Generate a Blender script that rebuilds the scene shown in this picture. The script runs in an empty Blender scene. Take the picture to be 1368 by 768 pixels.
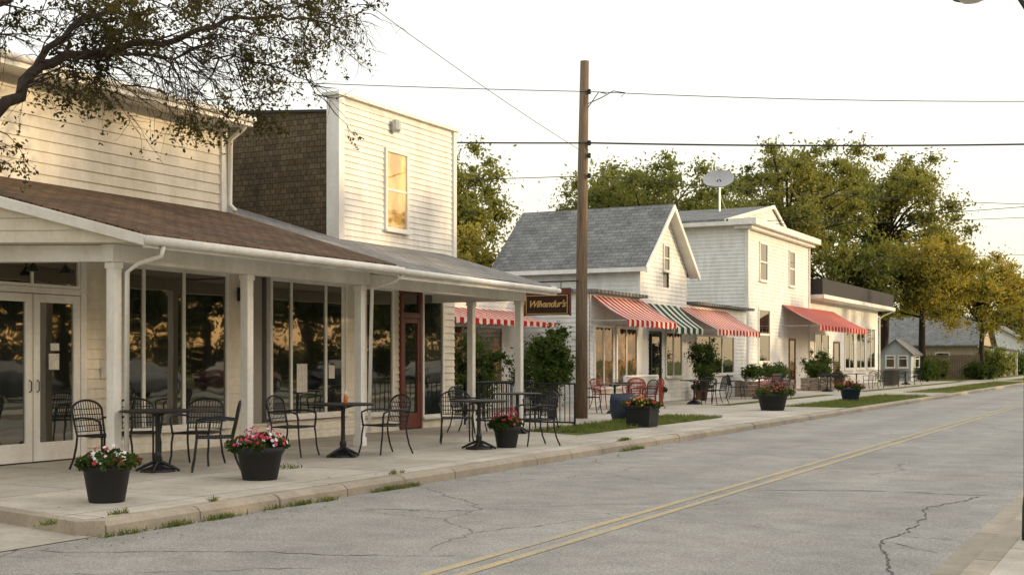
import bpy, math, random
import numpy as np
from mathutils import Vector, Matrix, Euler
R=math.radians
scene=bpy.context.scene
COL=scene.collection
random.seed(7)

# ------------------------------------------------------------------ materials
def newmat(name):
    m=bpy.data.materials.new(name); m.use_nodes=True
    nt=m.node_tree; nt.nodes.clear()
    out=nt.nodes.new('ShaderNodeOutputMaterial')
    return m,nt,out
def N(nt,t,**k):
    n=nt.nodes.new(t)
    for a,b in k.items():
        if a in n.inputs.keys(): n.inputs[a].default_value=b
        else: setattr(n,a,b)
    return n
def L(nt,a,b): nt.links.new(a,b)
def rgba(c): return (c[0],c[1],c[2],1)
def noise(nt,scale,detail=4,rough=.6,vec=None,dist=0):
    n=N(nt,'ShaderNodeTexNoise'); n.inputs['Scale'].default_value=scale
    n.inputs['Detail'].default_value=detail; n.inputs['Roughness'].default_value=rough
    n.inputs['Distortion'].default_value=dist
    if vec is not None: L(nt,vec,n.inputs['Vector'])
    return n
def ramp(nt,fac,stops):
    r=N(nt,'ShaderNodeValToRGB'); e=r.color_ramp.elements
    while len(e)<len(stops): e.new(.5)
    for i,(p,c) in enumerate(stops):
        e[i].position=p; e[i].color=rgba(c) if len(c)==3 else c
    L(nt,fac,r.inputs['Fac']); return r
def mixc(nt,fac,a,b,mode='MIX'):
    m=N(nt,'ShaderNodeMix',data_type='RGBA',blend_type=mode)
    for s,v in ((0,fac),(6,a),(7,b)):
        if isinstance(v,bpy.types.NodeSocket): L(nt,v,m.inputs[s])
        else: m.inputs[s].default_value=v if s==0 else rgba(v)
    return m.outputs[2]
def math_(nt,op,a,b=0.0,c=None):
    m=N(nt,'ShaderNodeMath',operation=op)
    for i,v in enumerate((a,b,c)):
        if v is None: continue
        if isinstance(v,bpy.types.NodeSocket): L(nt,v,m.inputs[i])
        else: m.inputs[i].default_value=v
    return m.outputs[0]
def objco(nt):
    t=N(nt,'ShaderNodeTexCoord'); return t.outputs['Object']
def bsdf(nt,out,col,rough=.7,metal=0,bump=None,bstr=.3,bdist=.01,spec=.5):
    b=N(nt,'ShaderNodeBsdfPrincipled')
    b.inputs['Roughness'].default_value=rough
    b.inputs['Metallic'].default_value=metal
    b.inputs['Specular IOR Level'].default_value=spec
    if isinstance(col,bpy.types.NodeSocket): L(nt,col,b.inputs['Base Color'])
    else: b.inputs['Base Color'].default_value=rgba(col)
    if bump is not None:
        bp=N(nt,'ShaderNodeBump'); bp.inputs['Strength'].default_value=bstr; bp.inputs['Distance'].default_value=bdist
        L(nt,bump,bp.inputs['Height']); L(nt,bp.outputs[0],b.inputs['Normal'])
    L(nt,b.outputs[0],out.inputs['Surface']); return b
def paint(name,c,var=.12,rough=.6,scale=3,dirt=(.5,.42,.3)):
    m,nt,out=newmat(name); co=objco(nt)
    mp=N(nt,'ShaderNodeMapping'); mp.inputs['Scale'].default_value=(1,1,.35); L(nt,co,mp.inputs[0])
    n=noise(nt,scale,6,.65,mp.outputs[0]); n2=noise(nt,scale*7,4,.6,co)
    r=ramp(nt,n.outputs[0],[(.35,(0,0,0)),(.75,(1,1,1))])
    c1=mixc(nt,r.outputs[0],c,tuple(x*(1-var)*d**.25 for x,d in zip(c,dirt)))
    r2=ramp(nt,n2.outputs[0],[(.4,(0.88,0.88,0.88)),(.65,(1,1,1))])
    c2=mixc(nt,.6,c1,r2.outputs[0],'MULTIPLY')
    bsdf(nt,out,c2,rough,bump=n2.outputs[0],bstr=.15,bdist=.004); return m
def plain(name,c,rough=.6,metal=0,sc=20,var=.25):
    m,nt,out=newmat(name); co=objco(nt); n=noise(nt,sc,4,.6,co)
    c1=mixc(nt,n.outputs[0],tuple(x*(1-var) for x in c),tuple(min(1,x*(1+var)) for x in c))
    bsdf(nt,out,c1,rough,metal,bump=n.outputs[0],bstr=.12,bdist=.003); return m
def shingle(name,c1,c2,cm,ax='roof',w=.3,h=.14,ms=.009):
    m,nt,out=newmat(name); co=objco(nt)
    sp=N(nt,'ShaderNodeSeparateXYZ'); L(nt,co,sp.inputs[0])
    cb=N(nt,'ShaderNodeCombineXYZ')
    if ax=='roof': L(nt,sp.outputs[1],cb.inputs[0]); L(nt,sp.outputs[0],cb.inputs[1])
    elif ax=='roofx': L(nt,sp.outputs[0],cb.inputs[0]); L(nt,sp.outputs[1],cb.inputs[1])
    else: L(nt,sp.outputs[0],cb.inputs[0]); L(nt,sp.outputs[2],cb.inputs[1])
    b=N(nt,'ShaderNodeTexBrick'); L(nt,cb.outputs[0],b.inputs['Vector'])
    b.inputs['Color1'].default_value=rgba(c1); b.inputs['Color2'].default_value=rgba(c2); b.inputs['Mortar'].default_value=rgba(cm)
    b.inputs['Scale'].default_value=1; b.inputs['Brick Width'].default_value=w; b.inputs['Row Height'].default_value=h
    b.inputs['Mortar Size'].default_value=ms; b.inputs['Mortar Smooth'].default_value=.3; b.inputs['Bias'].default_value=0
    n=noise(nt,1.3,5,.7,co); n2=noise(nt,26,4,.7,co)
    r=ramp(nt,n.outputs[0],[(.3,(.6,.6,.6)),(.7,(1.2,1.16,1.08))])
    c=mixc(nt,.85,b.outputs[0],r.outputs[0],'MULTIPLY')
    r2=ramp(nt,n2.outputs[0],[(.32,(.55,.55,.55)),(.68,(1.35,1.35,1.35))])
    c=mixc(nt,.85,c,r2.outputs[0],'MULTIPLY')
    inv=math_(nt,'SUBTRACT',1.0,b.outputs['Fac'])
    bsdf(nt,out,c,.92,bump=inv,bstr=.6,bdist=.02,spec=.15); return m
def glassmat(name,tint=(.010,.012,.011),refl=.22,interior=None):
    m,nt,out=newmat(name); co=objco(nt)
    if interior:
        r=ramp(nt,noise(nt,2.6,4,.6,co).outputs[0],[(.45,tint),(.6,interior)]); col=r.outputs[0]
    else:
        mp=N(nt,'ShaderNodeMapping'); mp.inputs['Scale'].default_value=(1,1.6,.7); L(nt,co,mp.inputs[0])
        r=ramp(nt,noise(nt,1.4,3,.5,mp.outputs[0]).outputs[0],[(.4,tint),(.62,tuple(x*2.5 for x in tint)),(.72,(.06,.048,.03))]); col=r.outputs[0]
    d=N(nt,'ShaderNodeBsdfDiffuse'); L(nt,col,d.inputs[0])
    g=N(nt,'ShaderNodeBsdfGlossy'); g.inputs['Roughness'].default_value=.02
    g.inputs['Color'].default_value=(.95,.88,.76,1)
    w=noise(nt,1.1,2,.5,co); bp=N(nt,'ShaderNodeBump'); bp.inputs['Strength'].default_value=.09; bp.inputs['Distance'].default_value=.03
    L(nt,w.outputs[0],bp.inputs['Height']); L(nt,bp.outputs[0],g.inputs['Normal'])
    fr=N(nt,'ShaderNodeFresnel'); fr.inputs[0].default_value=1.5
    f2=math_(nt,'ADD',fr.outputs[0],refl-.05)
    mx=N(nt,'ShaderNodeMixShader'); L(nt,f2,mx.inputs[0]); L(nt,d.outputs[0],mx.inputs[1]); L(nt,g.outputs[0],mx.inputs[2])
    L(nt,mx.outputs[0],out.inputs[0]); return m
def leafmat(name,dark,mid,light,trans=.35,sc=.9):
    m,nt,out=newmat(name); co=objco(nt)
    n=noise(nt,sc,3,.6,co); n2=noise(nt,14,2,.5,co)
    a=math_(nt,'MULTIPLY_ADD',n2.outputs[0],.45,math_(nt,'MULTIPLY',n.outputs[0],.75))
    r=ramp(nt,a,[(.38,dark),(.58,mid),(.8,light)])
    d=N(nt,'ShaderNodeBsdfDiffuse'); L(nt,r.outputs[0],d.inputs[0])
    t=N(nt,'ShaderNodeBsdfTranslucent')
    tc=mixc(nt,1.0,r.outputs[0],(1.6,1.5,.7),'MULTIPLY'); L(nt,tc,t.inputs[0])
    mx=N(nt,'ShaderNodeMixShader'); mx.inputs[0].default_value=trans
    L(nt,d.outputs[0],mx.inputs[1]); L(nt,t.outputs[0],mx.inputs[2]); L(nt,mx.outputs[0],out.inputs[0]); return m
def stripes(name,c1,c2,freq,ax=1,duty=.5):
    m,nt,out=newmat(name); co=objco(nt)
    sp=N(nt,'ShaderNodeSeparateXYZ'); L(nt,co,sp.inputs[0])
    f=math_(nt,'FRACT',math_(nt,'MULTIPLY',sp.outputs[ax],freq))
    g=math_(nt,'GREATER_THAN',f,duty)
    c=mixc(nt,g,c1,c2); n=noise(nt,5,5,.6,co)
    r=ramp(nt,n.outputs[0],[(.3,(.72,.7,.66)),(.7,(1,1,1))])
    c=mixc(nt,.8,c,r.outputs[0],'MULTIPLY')
    bsdf(nt,out,c,.9,bump=n.outputs[0],bstr=.3,bdist=.02,spec=.1); return m
def asphalt():
    m,nt,out=newmat('asphalt'); co=objco(nt)
    n1=noise(nt,.35,5,.6,co); n2=noise(nt,80,3,.75,co); n3=noise(nt,2.2,6,.7,co); n4=noise(nt,28,4,.7,co)
    base=ramp(nt,n1.outputs[0],[(.3,(.30,.283,.25)),(.7,(.39,.367,.325))])
    g=ramp(nt,n2.outputs[0],[(.35,(.45,.45,.45)),(.5,(1,1,1)),(.66,(1.55,1.52,1.45))])
    c=mixc(nt,.95,base.outputs[0],g.outputs[0],'MULTIPLY')
    g4=ramp(nt,n4.outputs[0],[(.35,(.72,.72,.72)),(.6,(1.14,1.14,1.14))]); c=mixc(nt,.9,c,g4.outputs[0],'MULTIPLY')
    g3=ramp(nt,n3.outputs[0],[(.3,(.74,.74,.74)),(.62,(1.06,1.06,1.06))])
    c=mixc(nt,.85,c,g3.outputs[0],'MULTIPLY')
    sp=N(nt,'ShaderNodeSeparateXYZ'); L(nt,co,sp.inputs[0])
    wv=math_(nt,'SINE',math_(nt,'MULTIPLY',sp.outputs[0],3.4)); wv=math_(nt,'MULTIPLY_ADD',wv,.05,.97)
    cw=N(nt,'ShaderNodeCombineXYZ'); [L(nt,wv,cw.inputs[i]) for i in range(3)]
    c=mixc(nt,1.0,c,cw.outputs[0],'MULTIPLY')
    nd=noise(nt,1.2,5,.6,co); av=N(nt,'ShaderNodeMix',data_type='VECTOR'); av.inputs[0].default_value=.35
    L(nt,co,av.inputs[4]); L(nt,nd.outputs['Color'],av.inputs[5])
    v=N(nt,'ShaderNodeTexVoronoi',feature='DISTANCE_TO_EDGE'); v.inputs['Scale'].default_value=.5; L(nt,av.outputs[1],v.inputs['Vector'])
    cr=math_(nt,'LESS_THAN',v.outputs['Distance'],.0035)
    msk=ramp(nt,noise(nt,.22,2,.5,co).outputs[0],[(.46,(0,0,0)),(.54,(1,1,1))])
    cf=math_(nt,'MULTIPLY',math_(nt,'MULTIPLY',cr,msk.outputs[0]),.6)
    c=mixc(nt,cf,c,(.08,.075,.06))
    bsdf(nt,out,c,.92,bump=n2.outputs[0],bstr=.6,bdist=.008,spec=.15); return m
def concrete(name,c=(.36,.33,.28),joint=1.5,ax=(0,1)):
    m,nt,out=newmat(name); co=objco(nt)
    n1=noise(nt,.8,6,.65,co); n2=noise(nt,50,3,.6,co); n3=noise(nt,5,5,.7,co)
    a=ramp(nt,n1.outputs[0],[(.3,tuple(x*.74 for x in c)),(.7,tuple(x*1.12 for x in c))])
    g=ramp(nt,n2.outputs[0],[(.3,(.82,.82,.82)),(.7,(1.1,1.1,1.1))]); cc=mixc(nt,.8,a.outputs[0],g.outputs[0],'MULTIPLY')
    g=ramp(nt,n3.outputs[0],[(.3,(.7,.68,.64)),(.55,(1,1,1))]); cc=mixc(nt,.55,cc,g.outputs[0],'MULTIPLY')
    if joint:
        sp=N(nt,'ShaderNodeSeparateXYZ'); L(nt,co,sp.inputs[0]); tot=None
        for i in ax:
            f=math_(nt,'FRACT',math_(nt,'MULTIPLY_ADD',sp.outputs[i],1/joint,100.13))
            l=math_(nt,'LESS_THAN',f,.014/joint*1.5); tot=l if tot is None else math_(nt,'MAXIMUM',tot,l)
        cc=mixc(nt,math_(nt,'MULTIPLY',tot,.75),cc,(.09,.08,.06))
        fl=[math_(nt,'FLOOR',math_(nt,'MULTIPLY_ADD',sp.outputs[i],1/joint,100.13)) for i in (0,1)]
        cv=N(nt,'ShaderNodeCombineXYZ'); L(nt,fl[0],cv.inputs[0]); L(nt,fl[1],cv.inputs[1])
        wn=N(nt,'ShaderNodeTexWhiteNoise'); L(nt,cv.outputs[0],wn.inputs['Vector'])
        rr=ramp(nt,wn.outputs['Value'],[(0,(.88,.88,.87)),(1,(1.06,1.05,1.03))]); cc=mixc(nt,1.0,cc,rr.outputs[0],'MULTIPLY')
    bsdf(nt,out,cc,.9,bump=n2.outputs[0],bstr=.35,bdist=.004,spec=.2); return m
def grassmat():
    m,nt,out=newmat('grass_ground'); co=objco(nt)
    n1=noise(nt,.6,5,.65,co); n2=noise(nt,25,4,.7,co)
    a=ramp(nt,n1.outputs[0],[(.3,(.08,.105,.03)),(.55,(.14,.165,.05)),(.75,(.24,.22,.10))])
    g=ramp(nt,n2.outputs[0],[(.3,(.45,.45,.45)),(.7,(1.35,1.35,1.2))]); c=mixc(nt,.9,a.outputs[0],g.outputs[0],'MULTIPLY')
    bsdf(nt,out,c,.95,bump=n2.outputs[0],bstr=.9,bdist=.04,spec=.1); return m
def woodmat(name,c,ax=2,sc=6):
    m,nt,out=newmat(name); co=objco(nt)
    mp=N(nt,'ShaderNodeMapping'); s=[sc*6]*3; s[ax]=sc*.25; mp.inputs['Scale'].default_value=s; L(nt,co,mp.inputs[0])
    n=noise(nt,1,6,.7,mp.outputs[0]); r=ramp(nt,n.outputs[0],[(.3,tuple(x*.45 for x in c)),(.7,tuple(x*1.3 for x in c))])
    bsdf(nt,out,r.outputs[0],.88,bump=n.outputs[0],bstr=.6,bdist=.01,spec=.2); return m
def yellowpaint():
    m,nt,out=newmat('worn_yellow_paint'); co=objco(nt)
    n=noise(nt,11,7,.85,co); n2=noise(nt,.9,3,.6,co)
    f=math_(nt,'ADD',n.outputs[0],math_(nt,'MULTIPLY',n2.outputs[0],.5))
    r=ramp(nt,f,[(.60,(.56,.43,.20)),(.76,(.45,.37,.24)),(.9,(.34,.31,.26))])
    g=ramp(nt,noise(nt,80,3,.75,co).outputs[0],[(.35,(.6,.6,.6)),(.66,(1.3,1.3,1.3))]); c=mixc(nt,.8,r.outputs[0],g.outputs[0],'MULTIPLY')
    bsdf(nt,out,c,.9,bump=noise(nt,90,3,.7,co).outputs[0],bstr=.4,bdist=.005,spec=.15); return m

MT={}
MT['asphalt']=asphalt(); MT['walk']=concrete('sidewalk_concrete',(.53,.475,.39),1.7)
MT['kerb']=concrete('kerb_concrete',(.42,.36,.28),2.4,ax=(1,)); MT['drive']=concrete('driveway_concrete',(.47,.42,.34),3.1)
MT['grass']=grassmat(); MT['yellow']=yellowpaint()
MT['cream']=paint('cream_siding_paint',(.78,.72,.60)); MT['white']=paint('white_siding_paint',(.82,.80,.75),.1)
MT['white2']=paint('cool_white_siding_paint',(.82,.82,.79),.1); MT['trim']=paint('white_trim_paint',(.84,.82,.77),.11,.5,2)
MT['core']=plain('wall_core',(.3,.28,.24)); MT['soffit']=paint('soffit_paint',(.72,.67,.58),.1)
MT['brownshingle']=shingle('brown_roof_shingle',(.17,.11,.068),(.105,.07,.045),(.03,.02,.013),w=.26,h=.12)
MT['brownwall']=shingle('brown_wall_shingle',(.150,.115,.072),(.095,.073,.047),(.045,.033,.022),'wall',.13,.105,.006)
MT['greyroof']=shingle('grey_roof_shingle',(.30,.295,.28),(.23,.225,.215),(.1,.1,.095))
MT['greyroofx']=shingle('grey_house_shingle',(.25,.255,.255),(.18,.185,.185),(.09,.09,.09),'roofx')
MT['darkroof']=plain('dark_roof_felt',(.035,.032,.03),.9)
MT['glass']=glassmat('shop_window_glass'); MT['glasslit']=glassmat('shop_glass_painted_lit_room',(.03,.02,.012),.14,(.30,.13,.05))  # warm panes: lit shop interior painted in as colour noise
MT['glassglow']=glassmat('upper_glass_painted_glow',(.42,.25,.075),.30)  # amber sunset reflection is put into this pane's diffuse colour
MT['iron']=plain('black_iron',(.014,.014,.014),.5,.2,60); MT['pot']=plain('black_plastic_pot',(.010,.010,.011),.65,0,15)
MT['bluepot']=plain('blue_glazed_pot',(.018,.03,.055),.5); MT['soil']=plain('soil',(.03,.02,.012),.95)
MT['redchair']=plain('red_painted_metal',(.32,.03,.02),.5)
MT['reddoor']=paint('dark_red_door_paint',(.16,.035,.02),.2,.45); MT['alum']=plain('aluminium',(.45,.45,.42),.35,.6)
MT['awnred']=stripes('red_striped_canvas',(.42,.018,.022),(.70,.62,.52),2.5,1,.56)
MT['awnred2']=stripes('faded_red_striped_canvas',(.40,.03,.03),(.62,.42,.34),1.5,1,.70)
MT['awnblk']=stripes('dark_green_striped_canvas',(.02,.07,.045),(.66,.64,.58),1.7,1,.58)
MT['pole']=woodmat('weathered_pole_wood',(.19,.135,.09)); MT['bark']=woodmat('bark',(.045,.034,.025),2,3)
MT['signwood']=woodmat('brown_sign_wood',(.05,.024,.014),0,5); MT['gold']=plain('gold_paint',(.52,.33,.11),.6,.0)
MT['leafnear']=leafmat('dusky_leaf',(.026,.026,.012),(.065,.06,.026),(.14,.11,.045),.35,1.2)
MT['leafA']=leafmat('green_leaf',(.055,.075,.03),(.14,.165,.062),(.25,.25,.10),.48,.3)  # leaf tones lightened to stand in for distance haze
MT['leafB']=leafmat('olive_leaf',(.06,.075,.03),(.165,.175,.065),(.30,.28,.10),.48,.25)  # also lightened, distance haze put into the leaf colour
MT['leafY']=leafmat('golden_leaf',(.08,.09,.025),(.22,.205,.06),(.44,.35,.09),.5,.35)
MT['leafbush']=leafmat('shrub_leaf',(.016,.034,.010),(.055,.085,.026),(.12,.15,.05),.35,3)
MT['leafdark']=leafmat('dark_leaf',(.018,.028,.010),(.05,.065,.022),(.10,.11,.035),.35,.45)  # darker green tones for the row and hedge across the street
MT['blade']=leafmat('grass_blade',(.06,.08,.02),(.13,.165,.05),(.25,.24,.11),.3,2)
MT['dryleaf']=leafmat('dry_leaf',(.06,.04,.02),(.14,.09,.045),(.24,.17,.08),.2,8)
MT['red']=plain('red_petal',(.45,.015,.03),.6,0,30); MT['pink']=plain('pink_petal',(.6,.05,.14),.6,0,30)
MT['whitep']=plain('white_petal',(.75,.72,.68),.6); MT['yellowp']=plain('yellow_petal',(.65,.38,.04),.6)
MT['stone']=plain('rough_stone',(.26,.20,.15),.9,0,6,.5); MT['fence']=woodmat('fence_wood',(.26,.18,.12),2,4)
MT['paper']=plain('paper',(.6,.57,.5),.8,0,18,.45); MT['wire']=plain('wire_rubber',(.02,.02,.02),.6)
MT['dish']=plain('satellite_dish_grey',(.36,.36,.36),.5); MT['lampmetal']=plain('dark_green_metal',(.02,.035,.028),.4,.3)
MT['tyre']=plain('tyre_rubber',(.02,.02,.02),.8); MT['tar']=plain('crack_tar',(.09,.082,.068),.9)
MT['bluegrey']=paint('blue_grey_siding',(.42,.46,.47)); MT['tan']=paint('tan_siding',(.42,.35,.26))
MT['cargrey']=plain('dark_car_paint',(.03,.033,.036),.2,.4); MT['carwhite']=plain('silver_car_paint',(.2,.2,.2),.2,.4); MT['carred']=plain('maroon_car_paint',(.09,.015,.015),.2,.3)
MT['lens']=plain('lamp_lens',(.6,.58,.5),.3); MT['orange']=plain('orange_plastic',(.5,.14,.03)); MT['terracotta']=plain('terracotta',(.30,.12,.06),.85)

# ------------------------------------------------------------------ mesh helpers
class B:
    def __init__(s): s.v=[]; s.f=[]
    def quad(s,*p):
        i=len(s.v); s.v+= [tuple(q) for q in p]; s.f.append(tuple(range(i,i+len(p)))); return s
    def box(s,x0,x1,y0,y1,z0,z1):
        i=len(s.v); s.v+=[(x,y,z) for z in (z0,z1) for x,y in ((x0,y0),(x1,y0),(x1,y1),(x0,y1))]
        s.f+=[(i,i+3,i+2,i+1),(i+4,i+5,i+6,i+7),(i,i+1,i+5,i+4),(i+1,i+2,i+6,i+5),(i+2,i+3,i+7,i+6),(i+3,i,i+4,i+7)]; return s
    def slab(s,top,th):
        i=len(s.v); n=len(top)
        s.v+=[tuple(p) for p in top]+[(p[0],p[1],p[2]-th) for p in top]
        s.f.append(tuple(range(i,i+n))); s.f.append(tuple(range(i+2*n-1,i+n-1,-1)))
        for k in range(n): s.f.append((i+k,i+n+k,i+n+(k+1)%n,i+(k+1)%n))
        return s
    def tube(s,pts,r,n=6,cap=True):
        pts=[Vector(p) for p in pts]; m=len(pts)
        rs=r if isinstance(r,(list,tuple)) else [r]*m
        i0=len(s.v); prev=None
        for k,p in enumerate(pts):
            t=(pts[min(k+1,m-1)]-pts[max(k-1,0)])
            if t.length<1e-9: t=Vector((0,0,1))
            t.normalize()
            if prev is None:
                ref=Vector((0,0,1)) if abs(t.z)<.9 else Vector((1,0,0)); u=t.cross(ref).normalized()
            else:
                u=prev-t*prev.dot(t)
                if u.length<1e-6: u=t.cross(Vector((0,0,1)))
                u.normalize()
            prev=u; w=t.cross(u)
            for j in range(n):
                a=2*math.pi*j/n; s.v.append(tuple(p+(u*math.cos(a)+w*math.sin(a))*rs[k]))
        for k in range(m-1):
            for j in range(n):
                a=i0+k*n+j; b=i0+k*n+(j+1)%n; s.f.append((a,b,b+n,a+n))
        if cap:
            s.f.append(tuple(i0+j for j in range(n-1,-1,-1))); s.f.append(tuple(i0+(m-1)*n+j for j in range(n)))
        return s
    def lathe(s,prof,c=(0,0,0),n=24,cap=True):
        i0=len(s.v); m=len(prof)
        for r,z in prof:
            for j in range(n):
                a=2*math.pi*(j+.5)/n; s.v.append((c[0]+r*math.cos(a),c[1]+r*math.sin(a),c[2]+z))
        for k in range(m-1):
            for j in range(n):
                a=i0+k*n+j; b=i0+k*n+(j+1)%n; s.f.append((a,b,b+n,a+n))
        if cap:
            s.f.append(tuple(i0+j for j in range(n-1,-1,-1))); s.f.append(tuple(i0+(m-1)*n+j for j in range(n)))
        return s
def root(o):
    while o.parent: o=o.parent
    return o
def obj(name,b,mat,parent=None,smooth=False,bevel=0,label=None):
    me=bpy.data.meshes.new(name)
    off=Vector((0,0,0))
    if parent is not None: off=Vector(root(parent).location)
    vs=[(x-off.x,y-off.y,z-off.z) for x,y,z in b.v]
    me.from_pydata(vs,[],b.f); me.update()
    if smooth: me.polygons.foreach_set('use_smooth',[True]*len(me.polygons))
    me.materials.append(MT[mat])
    o=bpy.data.objects.new(name,me); COL.objects.link(o)
    if parent is not None: o.parent=parent
    if bevel:
        md=o.modifiers.new('bevel','BEVEL'); md.width=bevel; md.segments=2; md.limit_method='ANGLE'
    if label: o['label']=label
    return o
def thing(name,loc,label,cat,group=None):
    e=bpy.data.objects.new(name,None); e.location=loc; e.empty_display_size=.3; COL.objects.link(e)
    e['label']=label; e['category']=cat
    if group: e['group']=group
    return e
def structure(name,b,mat,smooth=False):
    o=obj(name,b,mat,smooth=smooth); o['kind']='structure'; return o
def copy_thing(e,loc,rz=None,scale=None):
    n=e.copy(); n.location=loc
    if rz is not None: n.rotation_euler=(0,0,rz)
    if scale is not None: n.scale=(scale,)*3
    COL.objects.link(n)
    def rec(src,dst):
        for ch in src.children:
            c=ch.copy(); c.parent=dst; COL.objects.link(c); rec(ch,c)
    rec(e,n); return n
def PP(ax,pos,u,off,z): return (pos+off,u,z) if ax=='x' else (u,pos-off,z)
def siding(b,ax,pos,u0,u1,z0,z1,ops=(),course=.16,lip=.022):
    us=sorted(set([u0,u1]+[min(max(o[k],u0),u1) for o in ops for k in (0,1)]))
    z=z0
    while z<z1-1e-4:
        zt=min(z+course,z1)
        for a,c in zip(us[:-1],us[1:]):
            mid=(a+c)/2; segs=[(z,zt)]
            for o in ops:
                if o[0]<mid<o[1]:
                    ns=[]
                    for s0,s1 in segs:
                        if o[3]<=s0 or o[2]>=s1: ns.append((s0,s1)); continue
                        if o[2]>s0: ns.append((s0,o[2]))
                        if o[3]<s1: ns.append((o[3],s1))
                    segs=ns
            for s0,s1 in segs:
                f0=lip*(1-(s0-z)/course); f1=lip*(1-(s1-z)/course)+.002
                b.quad(PP(ax,pos,a,f0,s0),PP(ax,pos,c,f0,s0),PP(ax,pos,c,f1,s1),PP(ax,pos,a,f1,s1))
                b.quad(PP(ax,pos,a,-.03,s0),PP(ax,pos,c,-.03,s0),PP(ax,pos,c,f0,s0),PP(ax,pos,a,f0,s0))
        z+=course
    return b
def gable_siding(b,ax,pos,u0,u1,z0,um,zm,course=.16,lip=.022):
    z=z0
    while z<zm-.01:
        zt=min(z+course,zm-.005)
        l=lambda zz:(u0+(um-u0)*(zz-z0)/(zm-z0),u1+(um-u1)*(zz-z0)/(zm-z0))
        a0,c0=l(z); a1,c1=l(zt)
        b.quad(PP(ax,pos,a0,lip,z),PP(ax,pos,c0,lip,z),PP(ax,pos,c1,.002,zt),PP(ax,pos,a1,.002,zt))
        b.quad(PP(ax,pos,a0,-.03,z),PP(ax,pos,c0,-.03,z),PP(ax,pos,c0,lip,z),PP(ax,pos,a0,lip,z)); z+=course
    return b
def pbox(b,ax,pos,u0,u1,o0,o1,z0,z1):
    if ax=='x': b.box(pos+o0,pos+o1,u0,u1,z0,z1)
    else: b.box(u0,u1,pos-o1,pos-o0,z0,z1)
    return b
GO=.028
def window(parent,ax,pos,u0,u1,z0,z1,mul=(),tr=(),fw=.07,glass='glass',fmat='trim',sill=True,proud=.06,name='window'):
    g=B(); g.quad(PP(ax,pos,u0,GO,z0),PP(ax,pos,u1,GO,z0),PP(ax,pos,u1,GO,z1),PP(ax,pos,u0,GO,z1))
    go=obj(name,g,glass,parent)
    f=B()
    pbox(f,ax,pos,u0-fw,u0,-.03,proud,z0,z1); pbox(f,ax,pos,u1,u1+fw,-.03,proud,z0,z1)
    pbox(f,ax,pos,u0-fw,u1+fw,-.03,proud+.004,z1,z1+fw); pbox(f,ax,pos,u0-fw,u1+fw,-.03,proud+.004,z0-fw,z0)
    for m in mul: pbox(f,ax,pos,m-fw*.42,m+fw*.42,-.011,proud-.008,z0,z1)
    for t in tr: pbox(f,ax,pos,u0,u1,-.011,proud-.014,t-fw*.35,t+fw*.35)
    obj('frame',f,fmat,go,bevel=.004)
    if sill:
        s=B(); pbox(s,ax,pos,u0-fw-.04,u1+fw+.04,proud+.006,proud+.06,z0-fw-.03,z0-fw+.012); obj('sill',s,fmat,go)
    return go
def door(parent,ax,pos,u0,u1,z0,z1,st=.11,mat='trim',glass='glass',hside=1,kick=.25,label=None):
    d=B(); pbox(d,ax,pos,u0,u0+st,0,.06,z0,z1); pbox(d,ax,pos,u1-st,u1,0,.06,z0,z1)
    pbox(d,ax,pos,u0+st,u1-st,0,.057,z1-st,z1); pbox(d,ax,pos,u0+st,u1-st,0,.057,z0,z0+kick)
    do=obj('door',d,mat,parent,bevel=.004,label=label)
    g=B(); y=.03; g.quad(PP(ax,pos,u0+st,y,z0+kick),PP(ax,pos,u1-st,y,z0+kick),PP(ax,pos,u1-st,y,z1-st),PP(ax,pos,u0+st,y,z1-st)); obj('door_glass',g,glass,do)
    hu=u1-st/2 if hside>0 else u0+st/2
    h=B(); h.tube([PP(ax,pos,hu,.06,1.08),PP(ax,pos,hu,.10,1.10),PP(ax,pos,hu,.10,1.22),PP(ax,pos,hu,.06,1.24)],.008,6); obj('handle',h,'iron',do,True)
    return do
def awning(parent,pos,y0,y1,zt,zb,proj,mat,val=.22,label=None,n=None):
    b=B(); n=n or max(4,int((y1-y0)/.3))
    xs=pos; xe=pos+proj
    m=6
    for j in range(m):
        t0,t1=j/m,(j+1)/m; s0=-.05*math.sin(math.pi*t0); s1=-.05*math.sin(math.pi*t1)
        b.quad((xs+proj*t0,y0,zt+(zb-zt)*t0+s0),(xs+proj*t1,y0,zt+(zb-zt)*t1+s1),(xs+proj*t1,y1,zt+(zb-zt)*t1+s1),(xs+proj*t0,y1,zt+(zb-zt)*t0+s0))
    dy=(y1-y0)/n
    for k in range(n):
        a=y0+k*dy; p=[(xe+.004,a,zb)]
        for j in range(7):
            t=j/6; p.append((xe+.004,a+dy*t,zb-val*(.7+.3*math.sin(math.pi*t))))
        p.append((xe+.004,a+dy,zb)); b.quad(*p)
    o=obj('awning',b,mat,parent,label=label)
    f=B(); f.tube([(xs,y0+.03,zb-.03),(xe-.02,y0+.03,zb-.03),(xe-.02,y1-.03,zb-.03),(xs,y1-.03,zb-.03)],.015,6)
    f.tube([(xs,y0+.03,zt-.06),(xe-.02,y0+.03,zb-.03)],.012,5); f.tube([(xs,y1-.03,zt-.06),(xe-.02,y1-.03,zb-.03)],.012,5); obj('awning_frame',f,'alum',o)
    return o

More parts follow.
